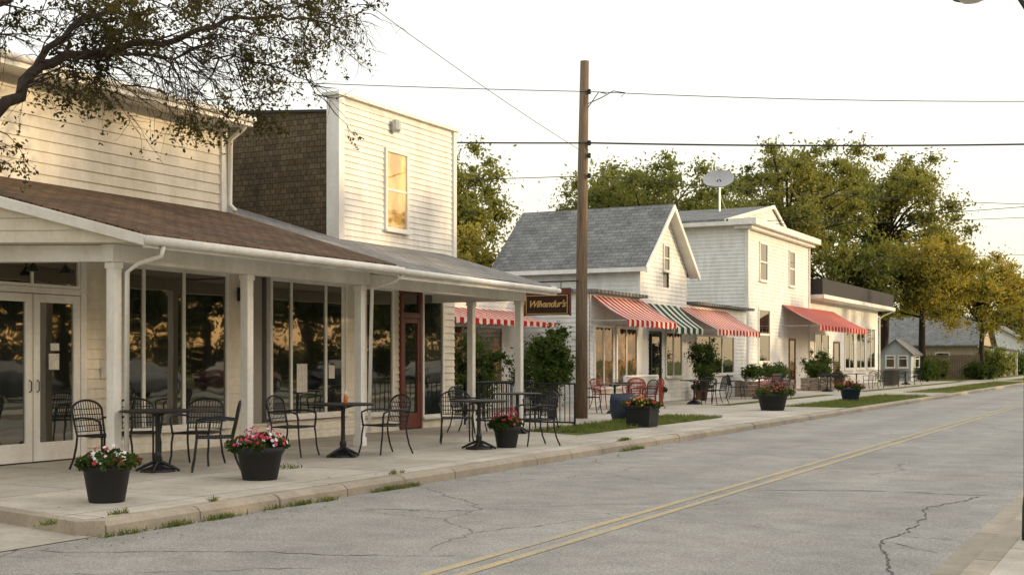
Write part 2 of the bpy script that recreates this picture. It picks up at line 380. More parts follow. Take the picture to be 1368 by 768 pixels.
# ------------------------------------------------------------------ ground, road
H=.13
structure('ground',B().quad((-2500,-600,-.02),(2500,-600,-.02),(2500,3500,-.02),(-2500,3500,-.02)),'grass')
structure('road',B().quad((-8.15,-60,0),(-1.5,-60,0),(-1.5,600,0),(-8.15,600,0)),'asphalt')
yl=B()
for a in (-4.64,-4.42): yl.quad((a-.045,-60,.004),(a+.045,-60,.004),(a+.045,600,.004),(a-.045,600,.004))
structure('road_centre_marking',yl,'yellow')
structure('gutter',B().quad((-1.5,-60,.001),(-1.2,-60,.004),(-1.2,600,.004),(-1.5,600,.001)),'kerb')
k=B().box(-1.2,-1.04,-60,14.5,-.02,.13); k.box(-1.2,-1.04,14.52,600,-.02,.13); structure('street_kerb',k,'kerb')
structure('pavement',B().box(-1.04,1.6,-60,600,-.02,.126),'walk')
structure('grass_verge',B().box(1.6,60,-60,600,-.02,.12),'grass')
kb=B()
prof=[(-8.34,.128),(-8.2,.138),(-8.15,.125),(-8.11,.09),(-8.1,-.02),(-8.34,-.02)]
pathY=[8.1]+[8.1+2.4*i for i in range(1,12)]+[60,120,400]
for a,c in zip(pathY[:-1],pathY[1:]):
    g=.012 if a<34 else 0
    jx=random.uniform(-.015,.015); jz=random.uniform(-.008,.004)
    i=len(kb.v); n=len(prof)
    for yy in (a+g,c-g):
        for x,z in prof: kb.v.append((x+jx,yy,z+jz))
    for q in range(n): kb.f.append((i+q,i+(q+1)%n,i+n+(q+1)%n,i+n+q))
    kb.f.append(tuple(i+q for q in range(n))); kb.f.append(tuple(i+n+q for q in range(n-1,-1,-1)))
kb.slab([(-8.34,8.08,.134),(-8.12,8.1,.13),(-8.3,7.94,.13),(-10.2,8.35,.134),(-16,8.6,.134),(-16,8.78,.134),(-10.2,8.55,.134)][::-1],.15)
structure('kerb',kb,'kerb',False)
structure('sidewalk',B().slab([(-8.34,8.1,H),(-8.34,36,H),(-40,36,H),(-40,8.8,H),(-10.2,8.56,H)][::-1],.15),'walk')
structure('driveway',B().quad((-8.15,-10,.006),(-8.15,7.98,.006),(-8.35,7.98,.012),(-10.2,8.40,.03),(-16,8.62,.03),(-40,8.7,.03),(-40,-10,.03)),'drive')
structure('lawn',B().box(-90,-8.34,36.0,500,-.02,.12),'grass')
structure('patio',B().quad((-16.6,36,.128),(-12.6,36,.128),(-12.6,90,.128),(-16.6,90,.128)),'walk')
structure('far_sidewalk',B().quad((-12.0,36,.126),(-10.4,36,.126),(-10.4,300,.126),(-12.0,300,.126)),'walk')
for y0,y1 in ((36,37.5),(52,57),(90,96)):
    structure('driveway_apron',B().quad((-12.6,y0,.133),(-8.34,y0,.133),(-8.34,y1,.133),(-12.6,y1,.133)),'drive')
structure('grass_strip',B().quad((-11.1,22.2,.134),(-9.7,21.4,.134),(-9.6,29.6,.134),(-11.1,30,.134)),'grass')
def crack(pts,w,seed):
    rr=random.Random(seed); P=[]
    for (x0,y0),(x1,y1) in zip(pts[:-1],pts[1:]):
        n=max(2,int(math.hypot(x1-x0,y1-y0)/.07))
        for i in range(n):
            t=i/n; P.append((x0+(x1-x0)*t,y0+(y1-y0)*t))
    Q=[]; ox=oy=0
    for x,y in P:
        ox=ox*.85+rr.uniform(-.035,.035); oy=oy*.85+rr.uniform(-.035,.035); Q.append((x+ox,y+oy,w*rr.uniform(.2,1)))
    b=B()
    for p,q in zip(Q[:-1],Q[1:]):
        d=Vector((q[0]-p[0],q[1]-p[1]))
        if d.length<1e-6: continue
        nrm=Vector((-d.y,d.x)).normalized()
        b.quad((p[0]-nrm.x*p[2],p[1]-nrm.y*p[2],.004),(q[0]-nrm.x*q[2],q[1]-nrm.y*q[2],.004),(q[0]+nrm.x*q[2],q[1]+nrm.y*q[2],.004),(p[0]+nrm.x*p[2],p[1]+nrm.y*p[2],.004))
    structure('road_crack',b,'tar')
crack([(-8.1,7.1),(-6.6,7.8),(-5.2,8.35),(-4.75,8.5)],.011,1)
crack([(-1.75,8.2),(-1.8,9.2),(-2.08,10.6),(-2.05,12.0),(-2.15,13.6),(-1.9,15)],.012,2)
crack([(-4.3,14.3),(-3.2,14.9),(-1.6,15.1)],.016,3)
crack([(-6.3,11.4),(-5.5,12.1),(-4.7,12.6)],.009,4)
crack([(-8,13.9),(-6.6,14.3),(-5,15.6)],.008,5)
crack([(-7.3,19),(-6,20),(-4.75,20.3)],.012,6)
crack([(-1.6,10.4),(-2.1,10.9)],.008,7)
crack([(-4.2,27),(-1.6,28.5)],.014,8)
crack([(-8.1,6.0),(-6.9,6.6),(-5.4,7.6)],.008,9)

# ------------------------------------------------------------------ building one + two (porch row)
SL=.295
def zr(x): return 3.03+SL*(-x-11.05)
b1=thing('shop_building',(-13.6,13,H),'cream clapboard shop with brown shingled porch roof and double doors','building','shops along the street')
c=B().box(-24,-13.66,3,17.2,H,3.75); c.box(-24,-14.56,3,17.2,3.75,5.62); obj('core_wall',c,'core',b1)
ops=[(11.3,13.12,.13,2.95),(13.9,16.2,.45,2.93),(16.85,17.25,.45,2.93)]
s=siding(B(),'x',-13.6,3,17.25,H,3.2,ops,.14,.026)
obj('wall',s,'cream',b1)
s=siding(B(),'x',-14.5,3,17.2,3.7,5.66,(),.165); s=siding(s,'y',3,-24,-14.5,H,5.6,(),.165); obj('upper_wall',s,'cream',b1)
obj('corner_board',B().box(-14.6,-14.44,17.1,17.24,3.95,5.64),'trim',b1)
dm=12.21
door(b1,'x',-13.6,11.38,dm-.01,H+.02,2.4,hside=1); door(b1,'x',-13.6,dm+.01,13.04,H+.02,2.4,hside=-1)
f=B(); pbox(f,'x',-13.6,11.28,11.37,-.03,.07,H,2.93); pbox(f,'x',-13.6,13.05,13.15,-.03,.07,H,2.93); pbox(f,'x',-13.6,11.37,13.05,-.03,.065,2.41,2.49); obj('door_frame',f,'trim',b1)
window(b1,'x',-13.6,11.42,13.0,2.54,2.88,(dm,),(),.045,sill=False)
window(b1,'x',-13.6,13.95,16.15,.52,2.86,(14.3,15.17),(),.07)
f=B(); pbox(f,'x',-13.6,13.9,16.2,-.02,.015,H,.45); obj('kick_panel',f,'trim',b1)
top=[(-11.0,11.64,zr(-11.0)+.03),(-11.0,17.25,zr(-11.0)+.03),(-14.5,17.3,zr(-14.5)+.03),(-14.5,10.0,zr(-14.5)+.03)]
obj('porch_roof',B().slab(top,.07),'brownshingle',b1)
f=B()
f.box(-11.02,-10.96,11.6,17.27,zr(-11)-.15,zr(-11)-.005)
f.slab([(-10.95,11.56,zr(-11)+.0),(-11.02,11.68,zr(-11)+.0),(-14.5,10.06,zr(-14.5)),(-14.5,9.9,zr(-14.5))],.13)
f.slab([(-10.98,17.25,zr(-11)-.03),(-10.98,17.31,zr(-11)-.03),(-13.5,17.31,zr(-13.5)-.03),(-13.5,17.25,zr(-13.5)-.03)],.14)
obj('fascia',f,'trim',b1,bevel=.006)
g=B().tube([(-10.9,11.55,zr(-11)-.06),(-10.9,17.3,zr(-11)-.075)],.055,10); obj('gutter',g,'trim',b1,True)
obj('porch_beam',B().box(-11.7,-11.5,11.6,17.25,2.72,2.93),'trim',b1)
obj('end_beam',B().slab([(-11.705,11.615,2.927),(-11.705,11.79,2.927),(-13.57,11.0,2.927),(-13.57,10.8,2.927)],.2),'trim',b1)
obj('porch_ceiling',B().slab([(-11.0,11.72,2.95),(-11.0,17.25,2.95),(-13.56,17.25,2.95),(-13.56,10.66,2.95)],.015),'soffit',b1)
f=B()
for i in range(7):
    z0=2.935+i*.15; z1=z0+.15
    xz=lambda z:-11.02-max(0,(z+.12-zr(-11.02)))/SL
    x0a,x0b=xz(z0),xz(z1)
    if x0b<-14.35: break
    yy=lambda x:11.665+(-11.0-x)*(-1.64/3.5)
    f.quad((x0a,yy(x0a)-.015,z0),(-14.45,yy(-14.45)-.015,z0),(-14.45,yy(-14.45),z1),(x0b,yy(x0b),z1))
obj('porch_gable_infill',f,'cream',b1)
def post(parent,x,y,ztop=2.72):
    b=B().box(x-.065,x+.065,y-.065,y+.065,H,ztop); b.box(x-.08,x+.08,y-.08,y+.08,H,H+.14); b.box(x-.08,x+.08,y-.08,y+.08,ztop-.08,ztop-.002)
    obj('porch_post',b,'trim',parent,bevel=.006)
for y in (11.72,14.27,17.1): post(b1,-11.6,y)
obj('downspout',B().tube([(-10.92,11.85,2.9),(-10.95,11.85,2.78),(-11.3,11.83,2.70),(-11.48,11.82,2.60),(-11.49,11.82,.35)],.03,8),'trim',b1,True)
f=B().slab([(-13.98,2.5,5.70),(-13.98,17.28,5.70),(-19,17.28,6.15),(-19,2.5,6.15)],.05); f.slab([(-19,2.5,6.15),(-19,17.28,6.15),(-24.4,17.28,5.6),(-24.4,2.5,5.6)],.05); obj('roof',f,'darkroof',b1)
f=B().box(-14.0,-13.93,2.5,17.3,5.50,5.68); f.slab([(-13.99,17.26,5.66),(-13.99,17.32,5.66),(-19,17.32,6.1),(-19,17.26,6.1)],.16); f.box(-14.5,-14.0,2.5,17.26,5.52,5.55); obj('roof_fascia',f,'trim',b1)
f=B().tube([(-13.9,2.5,5.65),(-13.9,17.32,5.61)],.05,8); f.tube([(-13.92,17.2,5.6),(-14.1,17.22,5.45),(-14.38,17.25,5.3),(-14.42,17.28,4.2),(-14.3,17.28,4.08)],.042,8); obj('upper_gutter',f,'trim',b1,True)
def lantern(parent,x,y,z):
    b=B().tube([(x,y,z+.12),(x+.12,y,z+.2),(x+.2,y,z+.16)],.012,6); b.lathe([(.02,.16),(.09,.1),(.085,.09),(.06,-.1),(.03,-.13)],(x+.2,y,z),8); b.box(x-.0,x+.02,y-.05,y+.05,z-.02,z+.2)
    return obj('wall_lantern',b,'iron',parent)
lantern(b1,-13.57,16.5,2.5)
for y in (11.9,12.45): obj('pendant_lamp',B().tube([(-13.2,y,2.93),(-13.2,y,2.78)],.008,5).lathe([(.02,.1),(.09,0),(.085,-.01)],(-13.2,y,2.68),14),'iron',b1)
obj('door_notice',B().box(-13.567,-13.562,12.5,12.68,1.38,1.60),'paper',b1)
obj('door_notice',B().box(-13.567,-13.562,12.53,12.68,1.64,1.74),'paper',b1)
obj('number_plate',B().box(-13.572,-13.555,13.45,13.58,1.25,1.42),'paper',b1)

b2=thing('shop_building',(-13.6,21,H),'white two storey false front shop with brown shingled side wall','building','shops along the street')
c=B().box(-22,-13.66,17.3,23.6,H,3.5); c.box(-22,-13.75,19.36,23.55,3.5,6.05); c.box(-13.74,-13.66,19.36,23.55,3.5,6.38); obj('core_wall',c,'core',b2)
ops=[(17.3,19.6,.45,2.93),(20.1,21.2,.45,2.93),(21.4,22.2,.13,2.93),(22.25,23.1,.3,2.93)]
s=siding(B(),'x',-13.6,17.3,23.6,H,3.2,ops,.14,.026); obj('wall',s,'cream',b2)
obj('upper_wall',siding(B(),'x',-13.6,19.45,23.5,3.6,6.38,[(20.86,21.71,4.05,5.65)],.115),'white',b2)
f=B().box(-13.62,-13.54,19.28,19.46,3.6,6.38); f.box(-13.62,-13.54,23.5,23.62,3.6,6.38); f.box(-13.82,-13.62,19.28,19.345,3.75,6.38); f.box(-13.88,-13.5,19.22,23.68,6.38,6.44); obj('corner_trim',f,'trim',b2)
f=B(); f.quad((-22,19.33,4.2),(-13.82,19.33,3.6),(-13.82,19.33,6.12),(-22,19.33,6.75)); obj('side_wall',f,'brownwall',b2)
f=B().slab([(-13.82,19.3,6.14),(-22,19.3,6.77),(-22,23.6,6.77),(-13.82,23.6,6.14)],.05); obj('roof',f,'darkroof',b2)
f=B().quad((-22,23.6,H),(-13.6,23.6,H),(-13.6,23.6,6.3),(-22,23.6,6.6)); obj('far_wall',f,'white',b2)
window(b2,'x',-13.6,20.93,21.64,4.115,5.58,(),(4.85,),.07,'glassglow')
f=B().lathe([(.07,0),(.1,.05),(.1,.2),(.06,.24)],(-13.5,21.15,5.98),10); obj('flood_light',f,'alum',b2)
zg=lambda x: zr(x)-.03
f=B().slab([(-11.05,17.31,zg(-11.05)),(-11.1,23.2,zg(-11.1)),(-14.0,23.2,zg(-14.0)),(-14.0,19.3,zg(-14.0)),(-20,19.3,zg(-20)),(-20,17.31,zg(-20))],.06); obj('porch_roof',f,'greyroof',b2)
f=B().box(-11.07,-11.01,17.32,23.24,zg(-11)-.17,zg(-11)-.01); f.slab([(-11.0,23.19,zg(-11)-.005),(-11.0,23.26,zg(-11)-.005),(-13.6,23.26,zg(-13.6)-.005),(-13.6,23.19,zg(-13.6)-.005)],.15); obj('fascia',f,'trim',b2,bevel=.006)
obj('gutter',B().tube([(-10.95,17.33,zg(-11)-.05),(-10.95,23.26,zg(-11)-.075)],.05,10),'trim',b2,True)
f=B().box(-11.7,-11.5,17.26,22.85,2.70,2.9); f.box(-13.58,-11.703,22.652,22.847,2.703,2.897); obj('porch_beam',f,'trim',b2)
obj('porch_ceiling',B().slab([(-11.07,17.28,2.92),(-11.07,23.2,2.92),(-13.58,23.2,2.92),(-13.58,17.28,2.92)],.015),'soffit',b2)
obj('porch_gable_infill',B().quad((-11.1,23.15,2.93),(-13.58,23.15,2.93),(-13.58,23.15,zg(-13.58)-.06),(-11.1,23.15,zg(-11.1)-.06)),'white',b2)
post(b2,-11.6,22.75,2.70); post(b2,-12.7,22.75,2.70)
obj('downspout',B().tube([(-10.96,17.4,2.9),(-11.1,17.35,2.78),(-11.45,17.22,2.66),(-11.49,17.2,.35)],.03,8),'trim',b2,True)
window(b2,'x',-13.6,17.35,19.5,.58,2.86,(17.88,18.9),(),.07)
window(b2,'x',-13.6,20.2,21.1,.52,2.86,(),(),.06)
door(b2,'x',-13.6,21.47,22.12,H+.02,2.35,.09,'reddoor','glass',1,.3,'dark red glazed door')
f=B(); pbox(f,'x',-13.6,21.4,21.47,-.03,.07,H,2.93); pbox(f,'x',-13.6,22.12,22.2,-.03,.07,H,2.93); pbox(f,'x',-13.6,21.47,22.12,-.03,.065,2.36,2.44); obj('door_frame',f,'reddoor',b2)
window(b2,'x',-13.6,21.5,22.09,2.47,2.84,(),(),.025,fmat='reddoor',sill=False)
window(b2,'x',-13.6,22.3,23.05,.4,2.86,(),(),.06)
f=B(); pbox(f,'x',-13.6,17.3,21.3,-.02,.012,H,.46); obj('kick_panel',f,'trim',b2)
obj('window_poster',B().box(-13.571,-13.567,18.05,18.35,.95,1.45),'paper',b2)
obj('window_poster',B().box(-13.571,-13.567,19.0,19.18,1.18,1.42),'paper',b2)
obj('window_curtain',B().box(-13.571,-13.567,19.40,19.5,.6,2.86),'trim',b2)

# ------------------------------------------------------------------ house three and annex
b3=thing('white_cottage',(-15.3,41,H),'white gabled cottage shop with grey shingle roof and striped awnings','house','shops along the street')
c=B().box(-20.2,-15.36,38.7,43.05,H,4.6); c.box(-20.2,-15.36,34.65,38.7,H,3.5); c.box(-20.2,-15.36,43.05,50.3,H,3.5); obj('core_wall',c,'core',b3)
s=siding(B(),'x',-15.3,38.65,43.1,H,4.66,[(39.4,40.6,.13,2.5),(40.9,42.6,.9,2.5),(40.75,41.3,4.0,4.66)],.14); gable_siding(s,'x',-15.3,38.65,43.1,4.66,40.9,6.7,.14)
siding(s,'y',38.65,-20.2,-15.3,3.4,4.66,(),.14); siding(s,'x',-15.3,34.6,38.65,H,3.55,[(34.9,38.3,.7,2.55)],.14); siding(s,'y',34.6,-20.2,-15.3,H,3.55,(),.14)
siding(s,'x',-15.3,43.1,50.3,H,3.5,[(44,48.6,.95,2.45)],.14)
obj('wall',s,'white2',b3)
e0,e1,zm,zE,xb=38.3,43.45,6.82,4.55,-20.7
f=B(); f.slab([(-14.95,e0,zE),(-14.95,40.88,zm),(xb,40.88,zm),(xb,e0,zE)],.07); f.slab([(-14.95,40.88,zm),(-14.95,e1,zE),(xb,e1,zE),(xb,40.88,zm)],.07)
obj('roof',f,'greyroofx',b3)
f=B(); f.slab([(-14.9,e0-.03,zE-.02),(-14.9,40.88,zm-.02),(-14.96,40.88,zm-.02),(-14.96,e0-.03,zE-.02)],.2); f.slab([(-14.9,40.88,zm-.02),(-14.9,e1+.03,zE-.02),(-14.96,e1+.03,zE-.02),(-14.96,40.88,zm-.02)],.2)
f.box(xb,-14.98,e0-.06,e0-.005,zE-.17,zE-.03); f.box(-15.35,-15.26,38.58,38.7,3.6,4.55); obj('barge_board',f,'trim',b3)
obj('gable_soffit',B().quad((-14.97,40.9,zm-.12),(-14.97,e1,zE-.12),(-15.3,e1,zE-.12),(-15.3,40.9,zm-.12)),'trim',b3)
window(b3,'x',-15.3,40.78,41.25,4.6,5.4,(),(5.0,),.07)
obj('front_flat_roof',B().slab([(-15.0,34.4,3.62),(-15.0,38.62,3.62),(-20.4,38.62,3.75),(-20.4,34.4,3.75)],.1),'greyroofx',b3)
obj('rear_flat_roof',B().slab([(-15.0,43.5,3.62),(-15.0,50.5,3.62),(-20.4,50.5,3.75),(-20.4,43.5,3.75)],.1),'greyroofx',b3)
window(b3,'x',-15.3,34.95,36.3,.75,2.5,(35.6,),(),.09,'glasslit'); window(b3,'x',-15.3,36.65,38.25,.75,2.5,(37.4,),(),.09,'glasslit')
door(b3,'x',-15.3,39.5,40.5,H+.02,2.4,.1,'iron'); window(b3,'x',-15.3,41,42.5,1,2.45,(41.7,),(),.07,'glass')
window(b3,'x',-15.3,44.1,48.5,1.05,2.4,(45.6,47.1),(),.08,'glass')
awning(b3,-15.28,34.7,38.9,3.45,2.72,1.15,'awnred',label='red and white striped awning'); awning(b3,-15.28,39.2,42.1,3.4,2.6,.95,'awnblk',label='dark green and white striped awning'); awning(b3,-15.28,42.4,47.6,3.4,2.6,1.35,'awnred',label='red and white striped awning')
b3b=thing('shop_annex',(-17.5,31,H),'low white shop annex with red striped awning behind shrubs','building','shops along the street')
obj('core_wall',B().box(-20.5,-17.56,25.5,34.4,H,3.5),'core',b3b)
s=siding(B(),'x',-17.5,25.5,34.4,H,3.6,[(27.5,33.2,.8,2.5)],.14); siding(s,'y',25.5,-20.5,-17.5,H,3.6,(),.14); obj('wall',s,'white2',b3b)
window(b3b,'x',-17.5,27.6,33.1,.85,2.45,(29.4,31.2),(),.08,'glasslit'); awning(b3b,-17.48,27.0,33.9,2.98,2.62,1.4,'awnred',.16)
obj('roof',B().slab([(-17.2,25.3,3.7),(-17.2,34.35,3.7),(-20.7,34.35,3.9),(-20.7,25.3,3.9)],.1),'greyroof',b3b)

# ------------------------------------------------------------------ building four
b4=thing('white_two_storey_building',(-16.5,59,H),'white two storey clapboard building with cornice and satellite dish','building','shops along the street')
obj('core_wall',B().box(-26,-16.56,54.46,65,H,7.4),'core',b4)
ops=[(56.2,57.5,5.1,6.9),(61.2,62.3,5.1,6.9),(56.0,57.9,1.4,3.9)]
s=siding(B(),'x',-16.5,54.4,65.1,H,7.45,ops,.16); siding(s,'y',54.4,-26,-16.5,H,7.45,(),.16); obj('wall',s,'white2',b4)
obj('corner_board',B().box(-16.56,-16.42,54.33,54.5,H,7.3),'trim',b4); obj('corner_board',B().box(-16.56,-16.42,65,65.15,H,7.3),'trim',b4)
window(b4,'x',-16.5,56.3,57.4,5.2,6.8,(),(6,),.1); window(b4,'x',-16.5,61.3,62.2,5.2,6.8,(),(6,),.1); window(b4,'x',-16.5,56.1,57.8,1.5,3.8,(),(2.7,),.12)
window(b4,'y',54.4,-19.3,-17.9,1.3,2.5,(-18.6,),(),.1,'glass')
f=B().box(-17.2,-15.95,53.9,65.5,7.45,7.72); f.box(-17.0,-16.2,54.1,65.3,7.3,7.447); f.box(-26,-17.203,53.9,54.42,7.45,7.62); obj('cornice',f,'trim',b4)
zz=7.7; f=B(); f.slab([(-17.4,54.0,zz),(-17.4,61.8,9.15),(-25.6,61.8,9.15),(-25.6,54.0,zz)],.1); f.slab([(-17.4,61.8,9.15),(-17.4,65.4,zz),(-25.6,65.4,zz),(-25.6,61.8,9.15)],.1)
obj('roof',f,'greyroofx',b4); obj('flat_roof',B().box(-25.6,-15.98,54.05,65.45,7.721,7.74),'greyroofx',b4)
f=B(); gable_siding(f,'x',-17.5,54.6,65.0,7.74,61.8,9.05); obj('gable_wall',f,'white2',b4)
f=B(); f.slab([(-17.34,54.0,zz+.03),(-17.34,61.8,9.18),(-17.42,61.8,9.18),(-17.42,54.0,zz+.03)],.17); f.slab([(-17.34,61.8,9.18),(-17.34,65.4,zz+.03),(-17.42,65.4,zz+.03),(-17.42,61.8,9.18)],.17); obj('barge_board',f,'trim',b4)
awning(b4,-16.48,60.0,70.5,4.2,3.2,1.8,'awnred2',.3,'faded red striped awning')
door(b4,'x',-16.5,61.2,62.4,H+.02,2.6,.12,'reddoor','glasslit')
sd=thing('satellite_dish',(-19.6,60.0,9.0),'grey satellite dish on a mast above the roof ridge','satellite dish')
f=B(); n=24; rings=7
ctr=Vector((-19.6,59.9,10.4)); nrm=Vector((.15,-.75,.62)).normalized(); u=nrm.cross(Vector((0,0,1))).normalized(); w=nrm.cross(u)
f.v.append(tuple(ctr-nrm*.16))
for r_ in range(1,rings+1):
    rr=r_/rings
    for j in range(n):
        a=2*math.pi*j/n; f.v.append(tuple(ctr+(u*math.cos(a)*.76+w*math.sin(a)*.62)*rr+nrm*(-.16+.16*rr*rr)))
for j in range(n): f.f.append((0,1+j,1+(j+1)%n))
for r_ in range(rings-1):
    for j in range(n):
        a=1+r_*n+j; b_=1+r_*n+(j+1)%n; f.f.append((a,b_,b_+n,a+n))
obj('reflector',f,'dish',sd,True)
f=B().tube([(-19.6,60,8.7),(-19.6,60,10.2),tuple(ctr-nrm*.15)],.05,8); f.tube([(-19.3,60.3,8.7),(-19.6,60,9.7)],.03,6); obj('mast',f,'alum',sd)
p=ctr+nrm*.6-w*.1; f=B().tube([tuple(ctr-w*.6),tuple(p)],.02,6); f.box(p.x-.07,p.x+.07,p.y-.07,p.y+.07,p.z-.07,p.z+.07); obj('feed_arm',f,'alum',sd)

# ------------------------------------------------------------------ building five, shed, far houses
b5=thing('low_shop_building',(-16.5,75,H),'low white shop with dark flat roof and front windows','building','shops along the street')
obj('core_wall',B().box(-26,-16.86,66,84,H,4.7),'core',b5)
s=siding(B(),'x',-16.8,66,84,H,4.75,(),.16); siding(s,'y',66,-26,-16.8,H,4.75,(),.16); obj('wall',s,'white2',b5)
obj('roof',B().box(-26.5,-15.9,65.6,84.6,4.93,5.75),'darkroof',b5); obj('fascia',B().box(-26.3,-15.8,65.55,84.7,4.72,4.925),'trim',b5)
for y in (74.6,77.6,80.6): window(b5,'x',-16.8,y,y+2.3,1.1,3.5,(y+1.15,),(),.13)
window(b5,'x',-16.8,67.5,70.5,1.1,2.9,(69,),(),.12)
door(b5,'x',-16.8,71.7,73.2,H+.02,2.6,.12,'reddoor')
obj('downspout',B().tube([(-15.75,84.4,4.75),(-16.5,84.2,4.4),(-16.7,84.1,4.2),(-16.7,84.1,.3)],.06,6),'trim',b5)
def house(name,x0,x1,y0,y1,ze,zm,wall,roofm,label,ridge='x',grp='far houses',ov=.5):
    e=thing(name,((x0+x1)/2,(y0+y1)/2,H),label,'house',grp)
    obj('core_wall',B().box(x0+.05,x1-.05,y0+.05,y1-.05,H,ze-.05),'core',e)
    s=siding(B(),'x',x1,y0,y1,H,ze,(),.18); siding(s,'y',y0,x0,x1,H,ze,(),.18)
    f=B()
    if ridge=='x':
        ym=(y0+y1)/2; gable_siding(s,'x',x1,y0,y1,ze,ym,zm,.18)
        f.slab([(x1+ov,y0-ov,ze-.15),(x1+ov,ym,zm+.1),(x0-ov,ym,zm+.1),(x0-ov,y0-ov,ze-.15)],.1); f.slab([(x1+ov,ym,zm+.1),(x1+ov,y1+ov,ze-.15),(x0-ov,y1+ov,ze-.15),(x0-ov,ym,zm+.1)],.1)
    else:
        xm=(x0+x1)/2; gable_siding(s,'y',y0,x0,x1,ze,xm,zm,.18)
        f.slab([(x1+ov,y0-ov,ze-.15),(x1+ov,y1+ov,ze-.15),(xm,y1+ov,zm+.1),(xm,y0-ov,zm+.1)],.1); f.slab([(xm,y0-ov,zm+.1),(xm,y1+ov,zm+.1),(x0-ov,y1+ov,ze-.15),(x0-ov,y0-ov,ze-.15)],.1)
    obj('wall',s,wall,e); obj('roof',f,roofm,e)
    for fx in (.2,.62): window(e,'y',y0,x0+(x1-x0)*fx,x0+(x1-x0)*fx+min(1.1,(x1-x0)*.25),1.1,min(2.2,ze-.3),(),(1.65,),.1)
    window(e,'x',x1,y0+1.5,y0+3,1.1,min(2.2,ze-.3),(),(1.65,),.1)
    return e
house('garden_shed',-17.6,-15.6,89,92.5,2.1,2.9,'bluegrey','greyroofx','small blue grey shed beside the lawn','y',ov=.2)
hb=house('bungalow',-25,-15.5,122,132,3.1,5.6,'tan','greyroofx','tan bungalow with grey roof and dark porch beyond the trees','x')
f=B().slab([(-15.0,121.5,2.9),(-15.0,132,2.9),(-13.0,132,2.5),(-13.0,121.5,2.5)],.15); obj('porch_roof',f,'darkroof',hb)
for y in (121.8,127,131.7): obj('porch_post',B().box(-13.3,-13.1,y-.1,y+.1,H,2.35),'trim',hb)
house('bungalow',-24,-13.5,150,162,3.1,6.2,'white2','greyroofx','white bungalow with grey roof further along the street','y')
house('bungalow',-25,-13,190,204,3.2,6.8,'bluegrey','greyroofx','pale blue bungalow at the far end of the street','x')
f=thing('wooden_fence',(-16,102,H),'weathered wooden board fence by the lawn','fence')
b=B()
for i in range(46):
    x=-20.5+i*.17; b.box(x,x+.15,101,101.03,H,1.95+random.uniform(-.04,.04))
obj('boards',b,'fence',f)
obj('rails',B().box(-20.5,-12.75,101.04,101.1,.5,.6).box(-20.5,-12.75,101.04,101.1,1.5,1.6),'fence',f)

# ------------------------------------------------------------------ utility pole, wires, sign, street lamp
up=thing('utility_pole',(-12.5,27.8,H),'tall weathered wooden utility pole on the grass','utility pole')
obj('pole',B().tube([(-12.5,27.8,0),(-12.5,27.8,3),(-12.47,27.8,6),(-12.42,27.8,8.65)],[.15,.14,.125,.105],14),'pole',up,True)
b=B()
for z in (7.9,6.68,6.38,5.9): b.lathe([(.03,-.06),(.05,-.03),(.03,0),(.05,.03),(.03,.06)],(-12.28,27.75,z),8); b.tube([(-12.45,27.8,z),(-12.28,27.75,z)],.015,5)
b.tube([(-12.3,27.7,7.6),(-12.0,27.85,7.75),(-11.75,27.95,7.9),(-11.5,28.1,7.86),(-11.6,28.1,7.78)],.012,5); b.tube([(-12.3,27.7,7.5),(-12.1,27.9,7.9),(-11.9,27.9,7.84)],.012,5)
obj('insulator',b,'iron',up)
def wire(a,c,sag,r=.012,label='thin black overhead wire'):
    a=Vector(a); c=Vector(c); P=[]
    for i in range(25):
        t=i/24; p=a.lerp(c,t); p.z-=sag*4*t*(1-t); P.append(p)
    e=obj('overhead_wire',B().tube(P,r,5),'wire'); e['label']=label; e['category']='wire'; e['group']='overhead wires'
pl=Vector((-12.28,27.75,6.68))
wire(pl,(9.0,37.3,6.95),.25,.022,'thick black overhead cable crossing the street'); wire(pl,(-26,22.4,7.3),.1,.02,'thick black overhead cable behind the shops')
wire((-12.28,27.75,7.9),(9,39,8.2),.35,.010); wire((-12.28,27.75,7.9),(-30,20.2,9.1),.12,.010)
wire((-12.28,27.75,6.38),(-9.6,3,8.6),.35,.006)
wire((-12.28,27.75,5.9),(8,58,7.6),.5,.010); wire((-12.28,27.75,5.9),(-26,25.4,6.4),.1,.010)
wire((-26,60,8.6),(6,64,9.4),.6,.016); wire((-19.8,60,8.2),(6,62,8.2),.3,.013); wire((-18,90,8.7),(6,96,9.6),.4,.016)
sg=thing('hanging_shop_sign',(-13.3,27.6,2.9),'dark brown wooden shop sign with gold script hanging beside the pole','sign')
obj('board',B().box(-13.90,-12.73,27.57,27.63,2.60,3.10),'signwood',sg,bevel=.01)
obj('surround',B().box(-13.94,-12.69,27.575,27.625,3.103,3.24).box(-13.94,-13.902,27.575,27.625,2.58,3.10).box(-12.728,-12.69,27.575,27.625,2.58,3.10),'reddoor',sg)
b=B()
for x0,x1,z0,z1 in ((-13.87,-12.76,3.06,3.075),(-13.87,-12.76,2.625,2.64),(-13.87,-13.855,2.64,3.06),(-12.775,-12.76,2.64,3.06)): b.box(x0,x1,27.555,27.569,z0,z1)
obj('border',b,'gold',sg)
b=B().tube([(-12.5,27.6,3.4),(-14.0,27.6,3.4)],.02,6); b.tube([(-13.7,27.6,3.4),(-13.7,27.6,3.24)],.01,5); b.tube([(-12.95,27.6,3.4),(-12.95,27.6,3.24)],.01,5); obj('bracket',b,'iron',sg)
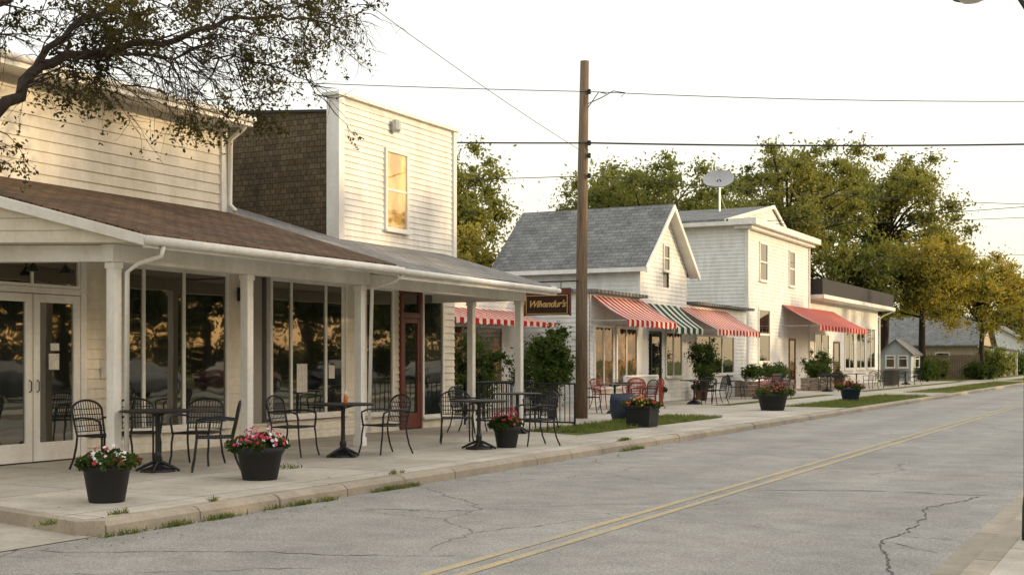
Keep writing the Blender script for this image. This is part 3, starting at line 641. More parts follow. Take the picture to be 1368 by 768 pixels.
def text(s,size,loc,rot,mat,parent,ext=.006,shear=0):
    cu=bpy.data.curves.new('lettering','FONT'); cu.body=s; cu.size=size; cu.extrude=ext; cu.align_x='CENTER'; cu.align_y='CENTER'; cu.shear=shear; cu.offset=.004; cu.space_character=.92
    o=bpy.data.objects.new('tmp',cu); COL.objects.link(o); bpy.context.view_layer.update()
    me=bpy.data.meshes.new_from_object(o.evaluated_get(bpy.context.evaluated_depsgraph_get())); bpy.data.objects.remove(o)
    me.materials.clear(); me.materials.append(MT[mat]); t=bpy.data.objects.new('lettering',me); COL.objects.link(t)
    t.parent=parent; t.location=Vector(loc)-Vector(root(parent).location); t.rotation_euler=rot; return t
text("Wilvandur's",.225,(-13.315,27.56,2.86),(R(90),0,0),'gold',sg,.006,.4)
sl=thing('street_lamp',(-.965,10.5,H),'dark green street lamp with curved arm at the kerb','street lamp')
obj('pole',B().lathe([(.06,0),(.055,.25),(.045,.35),(.04,4.2)],(-.955,10.5,H),16),'lampmetal',sl,True)
obj('arm',B().tube([(-.955,10.5,4.0),(-.98,10.5,4.2),(-1.06,10.47,4.34),(-1.18,10.4,4.42),(-1.31,10.36,4.40)],.018,8),'lampmetal',sl,True)
obj('lamp_head',B().lathe([(.03,.1),(.08,.06),(.14,0),(.14,-.015)],(-1.36,10.34,4.31),20),'lampmetal',sl,True)
obj('lamp_lens',B().lathe([(.10,0),(.07,-.03),(.0,-.04)],(-1.36,10.34,4.295),16,False),'lens',sl,True)

# ------------------------------------------------------------------ furniture
def make_chair(mat='iron',label='black wrought iron patio chair with mesh seat',grp='patio chairs'):
    e=thing('patio_chair',(0,0,0),label,'chair',grp)
    s=B(); w=.25
    s.tube([(-w,.22,.43),(w,.22,.43),(w*.92,-.22,.43),(-w*.92,-.22,.43),(-w,.22,.43)],.013,6)
    for i in range(15):
        x=-w*.9+i*w*.1285; s.tube([(x,.22,.43),(x*.92,0,.418),(x*.92,-.22,.43)],.0065,4)
    for i in range(11):
        y=-.19+i*.038; s.tube([(-w*.95,y,.428),(w*.95,y,.428)],.0055,4)
    obj('seat',s,mat,e)
    b=B(); arch=[]
    for i in range(13):
        t=math.pi*i/12; x=-.25*math.cos(t); z=.74+.13*math.sin(t)
        arch.append((x,-.22-(z-.43)*.22,z))
    fr=[(-.23,-.22,.43),(-.24,-.26,.6)]+arch+[(.24,-.26,.6),(.23,-.22,.43)]; b.tube(fr,.014,6)
    for i in range(11):
        x=-.20+i*.04; zt=.74+.13*math.sqrt(max(0,1-(x/.25)**2))-.005; b.tube([(x,-.235,.48),(x,-.22-(zt-.43)*.22-.01,zt)],.006,4)
    for z in (.48,.55,.62,.69,.76): b.tube([(-.238,-.22-(z-.43)*.22,z),(0,-.24-(z-.43)*.22,z),(.238,-.22-(z-.43)*.22,z)],.006,4)
    obj('backrest',b,mat,e)
    for sx in (-1,1):
        obj('leg',B().tube([(sx*.24,.21,.43),(sx*.255,.225,.3),(sx*.25,.24,.15),(sx*.27,.27,.012)],.014,6),mat,e)
        obj('leg',B().tube([(sx*.23,-.22,.43),(sx*.235,-.23,.3),(sx*.24,-.27,.14),(sx*.25,-.33,.012)],.014,6),mat,e)
        obj('armrest',B().tube([(sx*.235,-.265,.64),(sx*.28,-.1,.66),(sx*.285,.1,.655),(sx*.28,.21,.62),(sx*.265,.22,.55),(sx*.25,.21,.43)],.015,6),mat,e)
    return e
def make_table():
    e=thing('patio_table',(0,0,0),'round black iron patio table on a pedestal','table','patio tables')
    obj('table_top',B().lathe([(.02,.735),(.44,.735),(.46,.745),(.46,.76),(.44,.765),(.02,.765)],(0,0,0),32),'iron',e)
    b=B().lathe([(.035,.74),(.03,.7),(.03,.25),(.05,.2),(.04,.1),(.09,.06),(.2,.03),(.22,.0)],(0,0,0),16)
    for k in range(4):
        a=k*math.pi/2+.5; ca,sa=math.cos(a),math.sin(a); b.tube([(.04*ca,.04*sa,.12),(.15*ca,.15*sa,.075),(.27*ca,.27*sa,.015)],[.025,.022,.018],6)
    b.tube([(.03,0,.7),(.15,0,.73)],.012,5); b.tube([(-.03,0,.7),(-.15,0,.73)],.012,5)
    obj('pedestal',b,'iron',e); return e
chair0=make_chair(); table0=make_table(); rchair0=make_chair('redchair','red painted metal patio chair by the shopfront')
FS={}
def place(e0,x,y,z,rz):
    if not FS.get(e0.name):
        FS[e0.name]=1; e0.location=(x,y,z); e0.rotation_euler=(0,0,rz); return e0
    return copy_thing(e0,(x,y,z),rz)
def face(cx,cy,tx,ty): return math.atan2(-(tx-cx),(ty-cy))
tables=[(-11.15,12.0,H),(-10.5,15.05,H),(-9.55,17.35,H),(-11.0,21.5,H),(-13.6,33.5,H),(-13.4,38.5,H),(-13.2,45,.13),(-13.6,57,.13),(-13.5,71,.13),(-13.6,76,.13),(-12.9,30.8,H),(-13.4,62,.13)]
for i,(x,y,z) in enumerate(tables): place(table0,x,y,z,i*.7)
chs=[(-10.55,12.35,0),(-11.95,11.9,0),(-12.05,12.6,0),(-11.35,12.95,0),(-11.15,14.75,1),(-10.25,15.75,1),(-10.5,18.3,2),(-9.1,18.4,2),(-11.9,21.2,3),(-10.9,22.3,3),
     (-12.9,39.2,5),(-12.8,37.9,5),(-13.9,44.5,6),(-12.6,45.6,6),(-13.9,57.8,7),(-13.1,56.2,7),(-14.1,71.6,8),(-13,70.3,8),(-14.1,76.6,9),(-13,75.3,9),(-13.4,30.3,10),(-12.4,31.6,10),(-13.9,61.3,11),(-12.9,62.8,11)]
for x,y,t in chs:
    tx,ty,tz=tables[t]; place(chair0,x,y,tz,face(x,y,tx,ty)+random.uniform(-.3,.3))
for x,y in ((-14.2,33.1),(-13.2,34.2),(-13.9,34.6),(-13.1,32.8)): place(rchair0,x,y,H,face(x,y,-13.6,33.6)+random.uniform(-.3,.3))
def bench(x,y,z,rz):
    e=thing('garden_bench',(0,0,0),'black slatted bench facing the street','bench','benches'); b=B()
    for i in range(4): b.box(-.7,.7,-.2+i*.11,-.11+i*.11,.42,.45)
    obj('seat',b,'iron',e); b=B()
    for i in range(3): b.box(-.7,.7,-.27-i*.02,-.24-i*.02,.52+i*.13,.62+i*.13)
    obj('backrest',b,'iron',e)
    for sx in (-.6,.6): obj('leg',B().tube([(sx,.2,0),(sx,.2,.42),(sx,-.2,.42),(sx,-.31,.88)],.02,6).tube([(sx,-.2,.42),(sx,-.24,0)],.02,6),'iron',e)
    e.location=(x,y,z); e.rotation_euler=(0,0,rz); return e
bench(-14.7,53.9,.13,-math.pi/2); bench(-13.5,49.5,.13,-math.pi/2)
sh=thing('sauce_bottle',(-10.42,15.0,H+.765),'small orange sauce bottle on the patio table','bottle')
obj('bottle_body',B().lathe([(.03,0),(.032,.01),(.032,.09),(.015,.12)],(-10.42,15.0,H+.765),12),'orange',sh,True); obj('cap',B().lathe([(.014,0),(.012,.03),(.004,.05)],(-10.42,15.0,H+.885),10),'whitep',sh,True)

def leafcloud(centers,rads,n,size,seed,flat=1.0,offset=(0,0,0),gauss=False):
    rg=np.random.default_rng(seed); C=np.array(centers,float); Rr=np.array(rads,float)
    p=Rr**2; p/=p.sum(); idx=rg.choice(len(C),n,p=p)
    d=rg.normal(size=(n,3)); d/=np.linalg.norm(d,axis=1)[:,None]
    rad=np.abs(rg.normal(size=n))*.62 if gauss else rg.random(n)**.45
    pos=C[idx]+d*(rad*Rr[idx])[:,None]*np.array([1,1,flat])
    a=rg.normal(size=(n,3)); a/=np.linalg.norm(a,axis=1)[:,None]
    b=np.cross(a,rg.normal(size=(n,3))); b/=np.linalg.norm(b,axis=1)[:,None]
    s=size*(.6+.8*rg.random(n))[:,None]
    v=np.empty((n,4,3)); v[:,0]=pos-a*s; v[:,1]=pos-b*s*.5; v[:,2]=pos+a*s; v[:,3]=pos+b*s*.5
    v-=np.array(offset)
    return v.reshape(-1,3)
def meshquads(name,v,mat,parent=None):
    n=len(v)//4; me=bpy.data.meshes.new(name); me.vertices.add(n*4); me.vertices.foreach_set('co',v.astype(np.float32).ravel())
    me.loops.add(n*4); me.loops.foreach_set('vertex_index',np.arange(n*4,dtype=np.int32)); me.polygons.add(n)
    me.polygons.foreach_set('loop_start',np.arange(0,n*4,4,dtype=np.int32)); me.polygons.foreach_set('loop_total',np.full(n,4,dtype=np.int32))
    me.update(calc_edges=True); me.materials.append(MT[mat]); o=bpy.data.objects.new(name,me); COL.objects.link(o)
    if parent is not None: o.parent=parent
    return o
def planter(x,y,w,h,kind,label,colors,seed,fh=.2,z=H,nb=34):
    e=thing('flower_planter',(x,y,z),label,'planter','flower planters')
    r=w/2; b=B()
    if kind=='round': b.lathe([(r*.72,0),(r*.75,.02),(r*.95,h-.08),(r*1.03,h-.07),(r*1.06,h),(r*.98,h),(r*.95,h-.05)],(x,y,z),28)
    elif kind=='barrel': b.lathe([(r*.8,0),(r*.98,h*.4),(r*1.0,h*.7),(r*.92,h),(r*.85,h),(r*.85,h-.05)],(x,y,z),28)
    else: b.lathe([(r*1.15,0),(r*1.3,h-.06),(r*1.38,h-.06),(r*1.38,h),(r*1.25,h),(r*1.25,h-.05)],(x,y,z),4)
    obj('pot',b,colors[0],e,kind!='square',bevel=.006 if kind=='square' else 0)
    obj('soil',B().lathe([(r*.9,h-.06),(.01,h-.055)],(x,y,z),20,False),'soil',e)
    if len(colors)>1:
        rg=np.random.default_rng(seed); cs=[]
        for _ in range(26):
            a=rg.random()*6.28; q=r*1.2*math.sqrt(rg.random()); cs.append((x+q*math.cos(a),y+q*math.sin(a),z+h+rg.random()*fh*.7*(1.15-q/r*.8)))
        meshquads('foliage',leafcloud(cs,[r*.36]*26,2800,.028,seed,.8,(x,y,z)),'leafbush',e)
        for k,cn in enumerate(colors[1:]):
            n=nb if k==0 else int(nb*.55); fb=B()
            for _ in range(n):
                a=rg.random()*6.28; q=r*1.3*math.sqrt(rg.random()); zc=z+h+fh*(.5+.75*rg.random())*(1.2-.6*(q/r)**2)
                c0=Vector((x+q*math.cos(a),y+q*math.sin(a),zc)); nr=Vector((math.cos(a)*q/r+rg.normal()*.4+.3,math.sin(a)*q/r+rg.normal()*.4-.3,.7)).normalized()
                u=nr.cross(Vector((.3,.2,1))).normalized(); w_=nr.cross(u); rr=.014+.014*rg.random()
                for layer in (1,.55):
                    i=len(fb.v); fb.v.append(tuple(c0+nr*.012*(1-layer)))
                    for j in range(10):
                        ang=j*.628+layer; m=rr*layer*(1.15 if j%2 else .75); fb.v.append(tuple(c0+(u*math.cos(ang)+w_*math.sin(ang))*m+nr*.010*(1.6-layer)))
                    for j in range(10): fb.f.append((i,i+1+j,i+1+(j+1)%10))
            obj('blossom',fb,cn,e)
    return e
planter(-9.2,9.2,.46,.38,'round','black pot of white and red flowers on the sidewalk',('pot','whitep','red'),1,.12,nb=44)
planter(-9.36,11.75,.54,.38,'round','black pot of pink and red geraniums on the sidewalk',('pot','pink','red','whitep'),2,.16,nb=64)
planter(-9.35,17.9,.42,.34,'round','black pot of red flowers under the patio table',('pot','red','pink'),3,.24,nb=40)
planter(-9.77,24.8,.60,.44,'square','square black planter with red and yellow flowers',('pot','red','yellowp'),4,.16,nb=70)
planter(-11.1,27,.62,.62,'barrel','tall empty dark blue barrel planter by the grass',('bluepot',),5)
planter(-9.8,34.7,.85,.46,'round','black planter with bushy red flowers near the kerb',('pot','red','pink'),6,.36,nb=80)
planter(-9.8,44.4,.72,.45,'round','blue pot of orange and red flowers on the verge',('bluepot','red','yellowp'),7,.26,.12,nb=80)
planter(-14.8,39.0,.4,.4,'round','terracotta pot of red flowers beside the cottage door',('terracotta','red','pink'),12,.4,nb=40)
planter(-14.8,43.3,.5,.4,'round','terracotta pot of red flowers beside the cottage door',('terracotta','red','pink'),13,.4,nb=40)
planter(-15.4,66.5,.9,.5,'round','terracotta pot of red flowers beside the far patio',('terracotta','red','yellowp'),14,.5,nb=60)
def shrub(x,y,zc,rx,rz,seed,label,trunk=True,n=9000,mat='leafbush',lf=.045,z=H):
    e=thing('shrub',(x,y,z),label,'shrub','shrubs'); rg=np.random.default_rng(seed); cs=[];rs=[]
    for i in range(40):
        d=rg.normal(size=3); d/=np.linalg.norm(d); q=.3+.65*rg.random(); cs.append((x+d[0]*rx*q,y+d[1]*rx*q,zc+d[2]*rz*q)); rs.append(rx*(.18+.22*rg.random()))
    meshquads('crown',leafcloud(cs,rs,n,lf,seed,1,(x,y,z),True),mat,e)
    if trunk:
        b=B()
        for k in range(3): b.tube([(x+.05*k-.05,y,z-.05),(x+.1*k-.1,y+.03,z+.5*(zc-z)),(x+.25*k-.25,y,zc)],[.035,.03,.015],6)
        obj('trunk',b,'bark',e)
    return e
shrub(-12.9,27.0,1.55,.62,.85,11,'rounded dark green standard shrub beside the pole')
shrub(-15.9,28.5,1.15,1.0,1.0,12,'dark shrub in front of the annex windows',n=8000)
shrub(-15.6,31.6,1.1,1.0,.9,14,'dark shrub in front of the annex windows',n=8000)
shrub(-14.3,42,1.45,.6,1.0,13,'tall green shrub beside the cottage awnings',n=7000)
shrub(-14.8,60.2,1.2,.8,.9,15,'green shrub beside the two storey building',n=5000)
shrub(-17.4,99.5,1.1,1.8,1.0,16,'low hedge shrub by the shed',n=6000,lf=.09)
shrub(-12.6,99.6,.8,1.3,.7,17,'low hedge shrub by the fence',n=6000,lf=.08)
shrub(-12.9,115,1.4,2.0,1.3,18,'low hedge shrub by the bungalow porch',n=7000,lf=.1,mat='leafA')
shrub(-13.5,138,1.2,2.4,1.3,19,'rounded green shrub on the far lawn',n=6000,lf=.12)
shrub(-12.6,172,1.6,3,1.8,20,'rounded green shrub on the far lawn',n=6000,lf=.16)
shrub(-14.2,87,.9,.9,.8,21,'low hedge shrub by the shed',n=4000,lf=.07)
shrub(-14.8,94.5,1.0,1.0,.9,22,'low hedge shrub by the shed',n=5000,lf=.07,mat='leafA')
for (x0,x1,y0,y1) in ((-14.9,-13.9,47.5,52.5),(-15.2,-14.0,58.5,60)):
    e=thing('stone_planter_bed',((x0+x1)/2,(y0+y1)/2,H),'low rough stone planter bed with shrubs','planter','stone planter beds')
    b=B()
    for row in range(4):
        y=y0
        while y<y1-.1:
            l=random.uniform(.3,.6); b.box(x1-.25+random.uniform(-.03,.03),x1+random.uniform(-.03,.03),y,min(y+l-.02,y1),H+row*.15,H+row*.15+.14); y+=l
        x=x0
        while x<x1-.2:
            l=random.uniform(.3,.5); b.box(x,min(x+l-.02,x1-.05),y0-.02+random.uniform(-.03,.03),y0+.2,H+row*.15,H+row*.15+.14); x+=l
    obj('stones',b,'stone',e,bevel=.02); cx,cy=(x0+x1)/2,(y0+y1)/2
    rg=np.random.default_rng(5); cs=[(cx+rg.uniform(-.3,.3),rg.uniform(y0+.3,y1-.3),.95+rg.random()*.3) for _ in range(14)]
    meshquads('foliage',leafcloud(cs,[.35]*14,3500,.05,9,.8,(cx,cy,H)),'leafbush',e)
def railing(p0,p1,hgt,mat,label,z=H,step=.11):
    e=thing('railing',((p0[0]+p1[0])/2,(p0[1]+p1[1])/2,z),label,'railing','railings')
    v=Vector((p1[0]-p0[0],p1[1]-p0[1],0)); n=int(v.length/step); b=B(); r=.014 if mat=='iron' else .025
    for zz_ in (z+.1,z+hgt): b.tube([(p0[0],p0[1],zz_),(p1[0],p1[1],zz_)],r*1.4,6)
    obj('rail',b,mat,e); b=B()
    for i in range(n+1):
        t=i/n; x=p0[0]+v.x*t; y=p0[1]+v.y*t; b.tube([(x,y,z if i in(0,n) else z+.1),(x,y,z+hgt)],r*(1.6 if i in(0,n) else .75),5)
    obj('balusters',b,mat,e)
railing((-13.5,23.9),(-10.9,23.9),.9,'iron','black iron railing at the end of the porch'); railing((-13.5,23.9),(-13.5,27.5),.9,'iron','black iron railing beside the patio')
railing((-14.6,35.6),(-14.6,38.4),.9,'trim','white painted railing in front of the cottage shopfront'); railing((-12.9,66),(-12.9,70),.9,'iron','black iron railing beside the far patio',.13)

# ------------------------------------------------------------------ trees
def tree(x,y,z,h,crw,zc,crh,seed,mat,label,ncl=60,nl=16000,lf=.14,trunk_r=.25,group='street trees',clr=.26,qmin=.3):
    e=thing('tree',(x,y,z),label,'tree',group); rg=np.random.default_rng(seed); cs=[];rs=[]
    nb=9; boughs=[]
    for i in range(nb):
        a=i*2*math.pi/nb+rg.normal()*.3; el=rg.uniform(-.25,1.1); boughs.append(np.array([math.cos(a)*math.cos(el),math.sin(a)*math.cos(el),math.sin(el)]))
    for i in range(ncl):
        d=rg.normal(size=3); d/=np.linalg.norm(d)
        if i%3:
            d=boughs[i%nb]+rg.normal(size=3)*.32; d/=np.linalg.norm(d)
        q=qmin+(1-qmin)*rg.random()**.7
        if d[2]<-.6: d[2]*=.5
        cs.append((x+d[0]*crw*q,y+d[1]*crw*q,zc+d[2]*crh*q)); rs.append(crw*clr*(.45+.8*rg.random()))
    meshquads('crown',leafcloud(cs,rs,nl,lf,seed,.75,(x,y,z),True),mat,e)
    b=B(); zt=zc-crh*.35
    b.tube([(x,y,z-.1),(x+.05,y,z+.3),(x+rg.normal()*.15,y+rg.normal()*.15,(z+zt)/2),(x,y,zt),(x,y,zc+crh*.4)],[trunk_r*1.4,trunk_r,trunk_r*.85,trunk_r*.65,trunk_r*.2],9)
    for i in range(0,ncl,2):
        c_=Vector(cs[i]); s0=Vector((x,y,zt-(.5 if i%4 else 0)+rg.random()*crh*.4)); m=s0.lerp(c_,.5)+Vector((0,0,crh*.08)); b.tube([s0,m,c_],[trunk_r*.3,trunk_r*.17,trunk_r*.05],5,False)
    obj('trunk',b,'bark',e,True); return e
G='trees behind the shops'
tree(-28.9,75,0,17,6.2,9.6,5.2,21,'leafA','large green tree rising behind the cottages',130,32000,.125,.35,G,.20)
tree(-31.5,74,0,15,4.5,9.0,4.2,27,'leafB','green tree rising behind the cottages',80,15000,.12,.3,G,.22)
tree(-23.8,88,0,19,6.0,11.2,5.8,22,'leafB','large olive green tree behind the two storey building',130,34000,.135,.35,G,.19)
tree(-20.5,104,0,21,7.2,12.4,7.0,23,'leafB','tall olive green tree behind the low shop',140,34000,.15,.4,G,.18)
tree(-21,93,0,14,5,7.0,4.8,26,'leafA','green tree behind the low shop',90,18000,.15,.3,G,.22)
tree(-24.6,42.0,0,9.8,2.7,6.9,3.2,24,'leafB','yellow green tree between the shops',90,19000,.08,.18,G,.24)
tree(-22.9,39.5,0,6.5,2.6,4.9,1.9,28,'leafY','small yellowing tree between the shops',70,13000,.075,.15,G,.26)
tree(-16.2,97,.12,12,5.4,6.7,4.5,25,'leafY','golden leafed tree on the lawn by the street',140,38000,.12,.3,G,.2)
tree(-13.6,110,.12,12,4.2,5.9,4.2,30,'leafY','golden leafed tree near the far sidewalk',110,24000,.125,.25,G,.22)
tree(-11.4,150,.12,13,4.4,6.0,4.4,29,'leafB','olive tree further along the street',80,16000,.17,.3,G,.24)
for i,(x,y,h) in enumerate(((-27,165,11),(-17,185,12),(-13,235,13),(-24,240,14),(-9.8,300,14),(-16,330,15))):
    tree(x,y,.1,h,5.5,h*.5,h*.42,40+i,'leafA' if i%2 else 'leafB','distant green tree beside the houses',60,9000,.26,.3,G,.28)
t0=tree(21,20,.1,13,5.4,6.8,5.9,31,'leafdark','green tree in the row across the street',120,28000,.2,.3,'trees across the street',.22)
for i,(x,y,s,r_) in enumerate(((20,10,.92,1.2),(22,29,1.0,2.1),(20.5,37,.93,.4),(22,46,1.0,3.3),(20.5,55,.92,2.7),(21,65,1.0,4.4),(22,77,.95,5.1),(24,92,1.05,.9),(24,110,1,2.6),(22,0,1,3.1))):
    copy_thing(t0,(x,y,.1),r_,s)
added_hedge=thing('hedge',(25,45,.12),'long uneven hedge added out of view to block low sun and break up reflections','hedge')  # added out of view to block low sun and darken window reflections
rg=np.random.default_rng(8); cs=[(25+rg.normal()*.6,y+rg.normal()*.4,1.0+rg.random()*2.8*(.6+.4*math.sin(y*.7))) for y in np.linspace(8,110,200)]
meshquads('foliage',leafcloud(cs,[1.2]*200,38000,.16,3,1,(25,45,.12)),'leafdark',added_hedge)

# near tree
nt_=thing('tree',(-10.6,8.0,H),'dark spreading tree with fine twigs over the porch roof','tree')
rg=random.Random(5); br=B(); leafc=[]
base=(-10.6,8.0,H)
def branch(pts,r0,r1,n=7):
    P=[]; V=[Vector(p) for p in pts]
    for i,(a,c_) in enumerate(zip(V[:-1],V[1:])):
        for k in range(4):
            t=k/4; q=a.lerp(c_,t)
            if (i or k): q+=Vector((rg.uniform(-.04,.04),rg.uniform(-.04,.04),rg.uniform(-.055,.055)))
            P.append(q)
    P.append(V[-1]); m=len(P); br.tube(P,[r0+(r1-r0)*(i/(m-1))**.8 for i in range(m)],n,False)
branch([base,(-10.55,8.0,1.2),(-10.6,7.95,2.6),(-10.5,7.8,4.2),(-10.4,7.6,6.5)],.22,.10,12)
limbs=[[(-10.6,7.95,2.5),(-10.4,8.3,3.25),(-10.2,8.75,3.9),(-10.1,9.1,4.35),(-10.0,9.6,4.66),(-9.9,10.3,4.9),(-9.85,11.1,5.2),(-9.9,12.0,5.6),(-9.9,13.0,5.85),(-10.0,14.2,6.0)],
       [(-10.1,9.1,4.35),(-10.0,9.5,4.9),(-9.9,10.2,5.4),(-9.8,11.2,5.9),(-9.9,12.6,6.4),(-9.9,14.3,6.7)],
       [(-10.5,7.9,3.6),(-10.6,8.7,4.7),(-10.8,9.6,5.5),(-10.9,10.8,6.1),(-11.0,12.2,6.6),(-11.2,13.6,6.8),(-11.2,15,6.9)],
       [(-10.5,7.8,4.2),(-9.9,8.3,5.1),(-9.3,9.0,5.5),(-8.9,10.0,5.7),(-8.8,11.0,5.9)],
       [(-10.45,7.7,5),(-10.9,8.7,6.2),(-11.2,10,7.0),(-11.3,11.5,7.5)],
       [(-10.0,9.6,4.66),(-9.6,10.1,4.72),(-9.4,10.8,4.8),(-9.3,11.4,4.9)],
       [(-10.45,7.7,5),(-9.8,7.2,6),(-9,6.6,6.8)],[(-10.45,7.7,4.8),(-11.3,7.3,5.8),(-12,6.8,6.6)]]
rad=[(.085,.012),(.04,.009),(.05,.010),(.045,.010),(.05,.012),(.022,.008),(.05,.015),(.05,.015)]
def twig(p,d,l,r,depth):
    pts=[p]; q=p.copy(); d=d.normalized()
    for i in range(4):
        d=(d+Vector((rg.uniform(-.4,.4),rg.uniform(-.35,.4),rg.uniform(-.45,.30)))).normalized(); q=q+d*l/4; pts.append(q.copy())
    br.tube(pts,[r,r*.8,r*.6,r*.45,r*.25],4 if depth>0 else 5,False)
    if depth<2:
        for k in range(5 if depth==0 else 4):
            i=rg.randint(1,4); dd=(d+Vector((rg.uniform(-1,1),rg.uniform(-.8,1),rg.uniform(-.85,.7)))).normalized(); twig(pts[i],dd,l*.55,r*.55,depth+1)
    if depth>=1:
        for p_ in pts[2:]: leafc.append((tuple(p_),depth))
for L_,(r0,r1) in zip(limbs,rad):
    branch(L_,r0,r1); V=[Vector(p) for p in L_]
    for a,c_ in zip(V[:-1],V[1:]):
        if a.y<8.5: continue
        for k in range(5):
            p=a.lerp(c_,rg.random()); dd=(c_-a).normalized()*.7+Vector((rg.uniform(-1,1),rg.uniform(-.3,1),rg.uniform(-.6,.8)))
            twig(p,dd,rg.uniform(.6,1.25),.012,0)
obj('trunk',br,'bark',nt_,True)
# clumped leaves: whole regions of twigs are leafy, others nearly bare
def lump(p): return math.sin(p[0]*4.1+1)+math.sin(p[1]*3.3+.5)+math.sin(p[2]*4.7+2)+math.sin((p[0]+p[1]-p[2])*2.3)
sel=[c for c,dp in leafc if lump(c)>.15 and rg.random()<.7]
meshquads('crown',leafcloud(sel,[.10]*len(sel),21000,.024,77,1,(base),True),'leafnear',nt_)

def grass(name,areas,n,hh,seed,gauss=False):
    rg=np.random.default_rng(seed); v=[]
    tot=sum(a[4] for a in areas)
    for (x0,x1,y0,y1,wt,z) in areas:
        k=max(3,int(n*wt/tot)); X=rg.uniform(x0,x1,k)
        Y=(y0+y1)/2+rg.normal(size=k)*(y1-y0)*.35 if gauss else rg.uniform(y0,y1,k)
        A=rg.uniform(0,6.28,k); Hh=hh*rg.uniform(.2,1,k)**1.3; w=.005+.006*rg.random(k); lx=rg.normal(size=k)*hh*.4; ly=rg.normal(size=k)*hh*.4
        q=np.empty((k,4,3)); dx=np.cos(A)*w; dy=np.sin(A)*w
        q[:,0]=np.stack([X-dx,Y-dy,np.full(k,z)],1); q[:,1]=np.stack([X+dx,Y+dy,np.full(k,z)],1); q[:,2]=np.stack([X+lx+dx*.2,Y+ly+dy*.2,z+Hh],1); q[:,3]=np.stack([X+lx-dx*.2,Y+ly-dy*.2,z+Hh],1); v.append(q.reshape(-1,3))
    o=meshquads(name,np.concatenate(v),'blade'); o['kind']='stuff'; return o
grass('grass_tufts',[(-11.1,-9.65,22,29.8,9,.134),(-10.3,-8.4,37.6,52,9,.12),(-10.3,-8.4,57,90,6,.12)],26000,.10,3)
tu=[]
rr=random.Random(9)
for i in range(30):
    y=rr.choice([8.3,10.6,11.1,12.9,20.2,22.8,9.6])+rr.gauss(0,.3); k=rr.random()
    x=-8.05+rr.uniform(-.02,.03) if k<.75 else -8.36+rr.uniform(-.02,.02); w=rr.uniform(.02,.2)
    tu.append((x-.03,x+.03,y-w,y+w,w*rr.uniform(.3,1.2),.001 if k<.75 else .13))
for i in range(6):
    y=13.5+rr.random()*3; tu.append((-1.3,-1.16,y-.15,y+.15,.15,.003))
tu.append((-10.2,-9.9,12.95,13.3,.10,.13))
grass('kerb_weeds',tu,3000,.06,4,True)
rgn=np.random.default_rng(12); k=420; X=np.where(rgn.random(k)<.6,-8.02+rgn.random(k)**2*.5,rgn.uniform(-12.5,-8.4,k)); Y=rgn.uniform(6,30,k); Z=np.where(X>-8.1,.006,.138)
A=rgn.uniform(0,6.28,k); s_=.012+.014*rgn.random(k); q=np.empty((k,4,3))
for j in range(4):
    ss=s_*(1 if j%2 else .55); q[:,j,0]=X+np.cos(A+j*1.571)*ss; q[:,j,1]=Y+np.sin(A+j*1.571)*ss; q[:,j,2]=Z+rgn.random(k)*.006
lo=meshquads('fallen_leaves',q.reshape(-1,3),'dryleaf'); lo['kind']='stuff'

# ------------------------------------------------------------------ parked cars across the street
def car(x,y,mat,label):
    e=thing('parked_car',(x,y,.13),label,'car','cars parked across the street'); z=.13
    st=[(-2.2,.72,.35,.62),(-2.1,.82,.25,.82),(-1.4,.88,.22,.95),(0,.9,.22,.96),(1.2,.88,.22,.93),(1.95,.83,.24,.8),(2.2,.7,.34,.62)]
    b=B(); n=8
    for s,hw,z0,z1 in st:
        for px,pz in ((-hw*.9,z0),(-hw,z0+.12),(-hw,(z0+z1)/2+.08),(-hw*.92,z1),(hw*.92,z1),(hw,(z0+z1)/2+.08),(hw,z0+.12),(hw*.9,z0)): b.v.append((x+px,y+s,z+pz))
    for k in range(len(st)-1):
        for j in range(n): a=k*n+j; c_=k*n+(j+1)%n; b.f.append((a,c_,c_+n,a+n))
    b.f.append(tuple(range(n))); b.f.append(tuple(range(len(st)*n-1,len(st)*n-n-1,-1))); obj('body',b,mat,e,True)
    b=B().slab([(x-.6,y-.75,z+1.45),(x+.6,y-.75,z+1.45),(x+.6,y+.35,z+1.45),(x-.6,y+.35,z+1.45)],.05); obj('roof',b,mat,e)
    b=B(); lo=[(-.82,-1.55,.94),(.82,-1.55,.94),(.82,1.15,.94),(-.82,1.15,.94)]; hi=[(-.6,-.75,1.4),(.6,-.75,1.4),(.6,.35,1.4),(-.6,.35,1.4)]
    b.v=[(x+p[0],y+p[1],z+p[2]) for p in lo+hi]; b.f=[(0,1,5,4),(1,2,6,5),(2,3,7,6),(3,0,4,7)]; obj('windows',b,'glass',e)
    for sx in (-1,1):
        for sy in (-1.35,1.35):
            w=B(); w.tube([(x+sx*.72,y+sy,z+.33),(x+sx*.93,y+sy,z+.33)],.33,18); wo=obj('wheel',w,'tyre',e); r_=B(); r_.tube([(x+sx*.93,y+sy,z+.33),(x+sx*.945,y+sy,z+.33)],.2,14); obj('rim',r_,'alum',wo)
        l=B().box(x+sx*.6-.14,x+sx*.6+.14,y-2.2,y-2.1,z+.58,z+.7); obj('headlight',l,'lens',e)
structure('parking_lane',B().quad((4,-20,.126),(14,-20,.126),(14,120,.126),(4,120,.126)),'asphalt')
for x,y,m,l in ((8.5,30.5,'cargrey','dark grey sedan parked across the street'),(8.4,37,'carwhite','silver sedan parked across the street'),(8.6,43.5,'carred','maroon sedan parked across the street'),(8.5,51,'cargrey','dark grey sedan parked across the street'),(8.5,59,'carwhite','silver sedan parked across the street')): car(x,y,m,l)

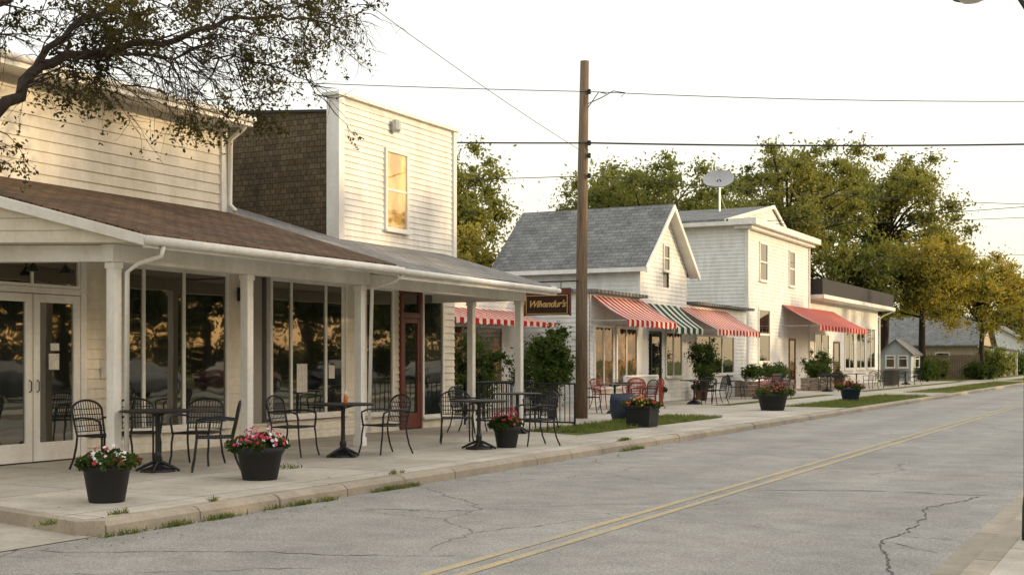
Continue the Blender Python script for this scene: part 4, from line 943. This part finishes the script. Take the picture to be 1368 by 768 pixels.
# ------------------------------------------------------------------ world, sun, camera
EL=R(10.5); az=math.atan2(1,.38)
d=Vector((math.sin(az)*math.cos(EL),math.cos(az)*math.cos(EL),math.sin(EL)))
w=bpy.data.worlds.new('World'); scene.world=w; w.use_nodes=True; nt=w.node_tree; nt.nodes.clear()
out=nt.nodes.new('ShaderNodeOutputWorld'); sky=nt.nodes.new('ShaderNodeTexSky'); sky.sky_type='NISHITA'; sky.sun_disc=False; sky.sun_elevation=EL; sky.sun_rotation=az; sky.dust_density=3; sky.air_density=1.0
bg=nt.nodes.new('ShaderNodeBackground'); bg.inputs[1].default_value=.10; L(nt,sky.outputs[0],bg.inputs[0])
tc=nt.nodes.new('ShaderNodeTexCoord'); sp=nt.nodes.new('ShaderNodeSeparateXYZ'); L(nt,tc.outputs['Generated'],sp.inputs[0])
rp=ramp(nt,sp.outputs[2],[(0,(.90,.79,.58)),(.10,(.90,.82,.66)),(.22,(.88,.84,.74)),(.45,(1.02,.99,.93)),(1,(1.05,1.04,1.03))])
dt=N(nt,'ShaderNodeVectorMath',operation='DOT_PRODUCT'); L(nt,tc.outputs['Generated'],dt.inputs[0]); dt.inputs[1].default_value=tuple(d)
gl=ramp(nt,dt.outputs['Value'],[(.55,(0,0,0)),(.93,(.85,.85,.85))])
lowm=ramp(nt,sp.outputs[2],[(.12,(1,1,1)),(.42,(0,0,0))]); gf=math_(nt,'MULTIPLY',gl.outputs[0],lowm.outputs[0])
skc=mixc(nt,gf,rp.outputs[0],(1.0,.46,.11))
bg2=nt.nodes.new('ShaderNodeBackground'); bg2.inputs[1].default_value=1.12; L(nt,skc,bg2.inputs[0])
ad=nt.nodes.new('ShaderNodeAddShader'); L(nt,bg.outputs[0],ad.inputs[0]); L(nt,bg2.outputs[0],ad.inputs[1]); L(nt,ad.outputs[0],out.inputs[0])
sd_=bpy.data.lights.new('sun','SUN'); sd_.energy=3.0; sd_.angle=R(1.0); sd_.color=(1,.76,.46)
so=bpy.data.objects.new('sun',sd_); COL.objects.link(so)
so.rotation_euler=d.to_track_quat('Z','Y').to_euler(); so.location=(30,20,30)
cam=bpy.data.cameras.new('camera'); co_=bpy.data.objects.new('camera',cam); COL.objects.link(co_)
co_.location=(0,0,1.5); co_.rotation_euler=(R(90),0,R(27.34)); cam.lens=44.74; cam.sensor_width=36; cam.shift_y=.0716; cam.clip_end=6000; cam.clip_start=.05
scene.camera=co_
scene.view_settings.view_transform='Standard'; scene.view_settings.look='None'; scene.view_settings.exposure=0; scene.view_settings.gamma=1
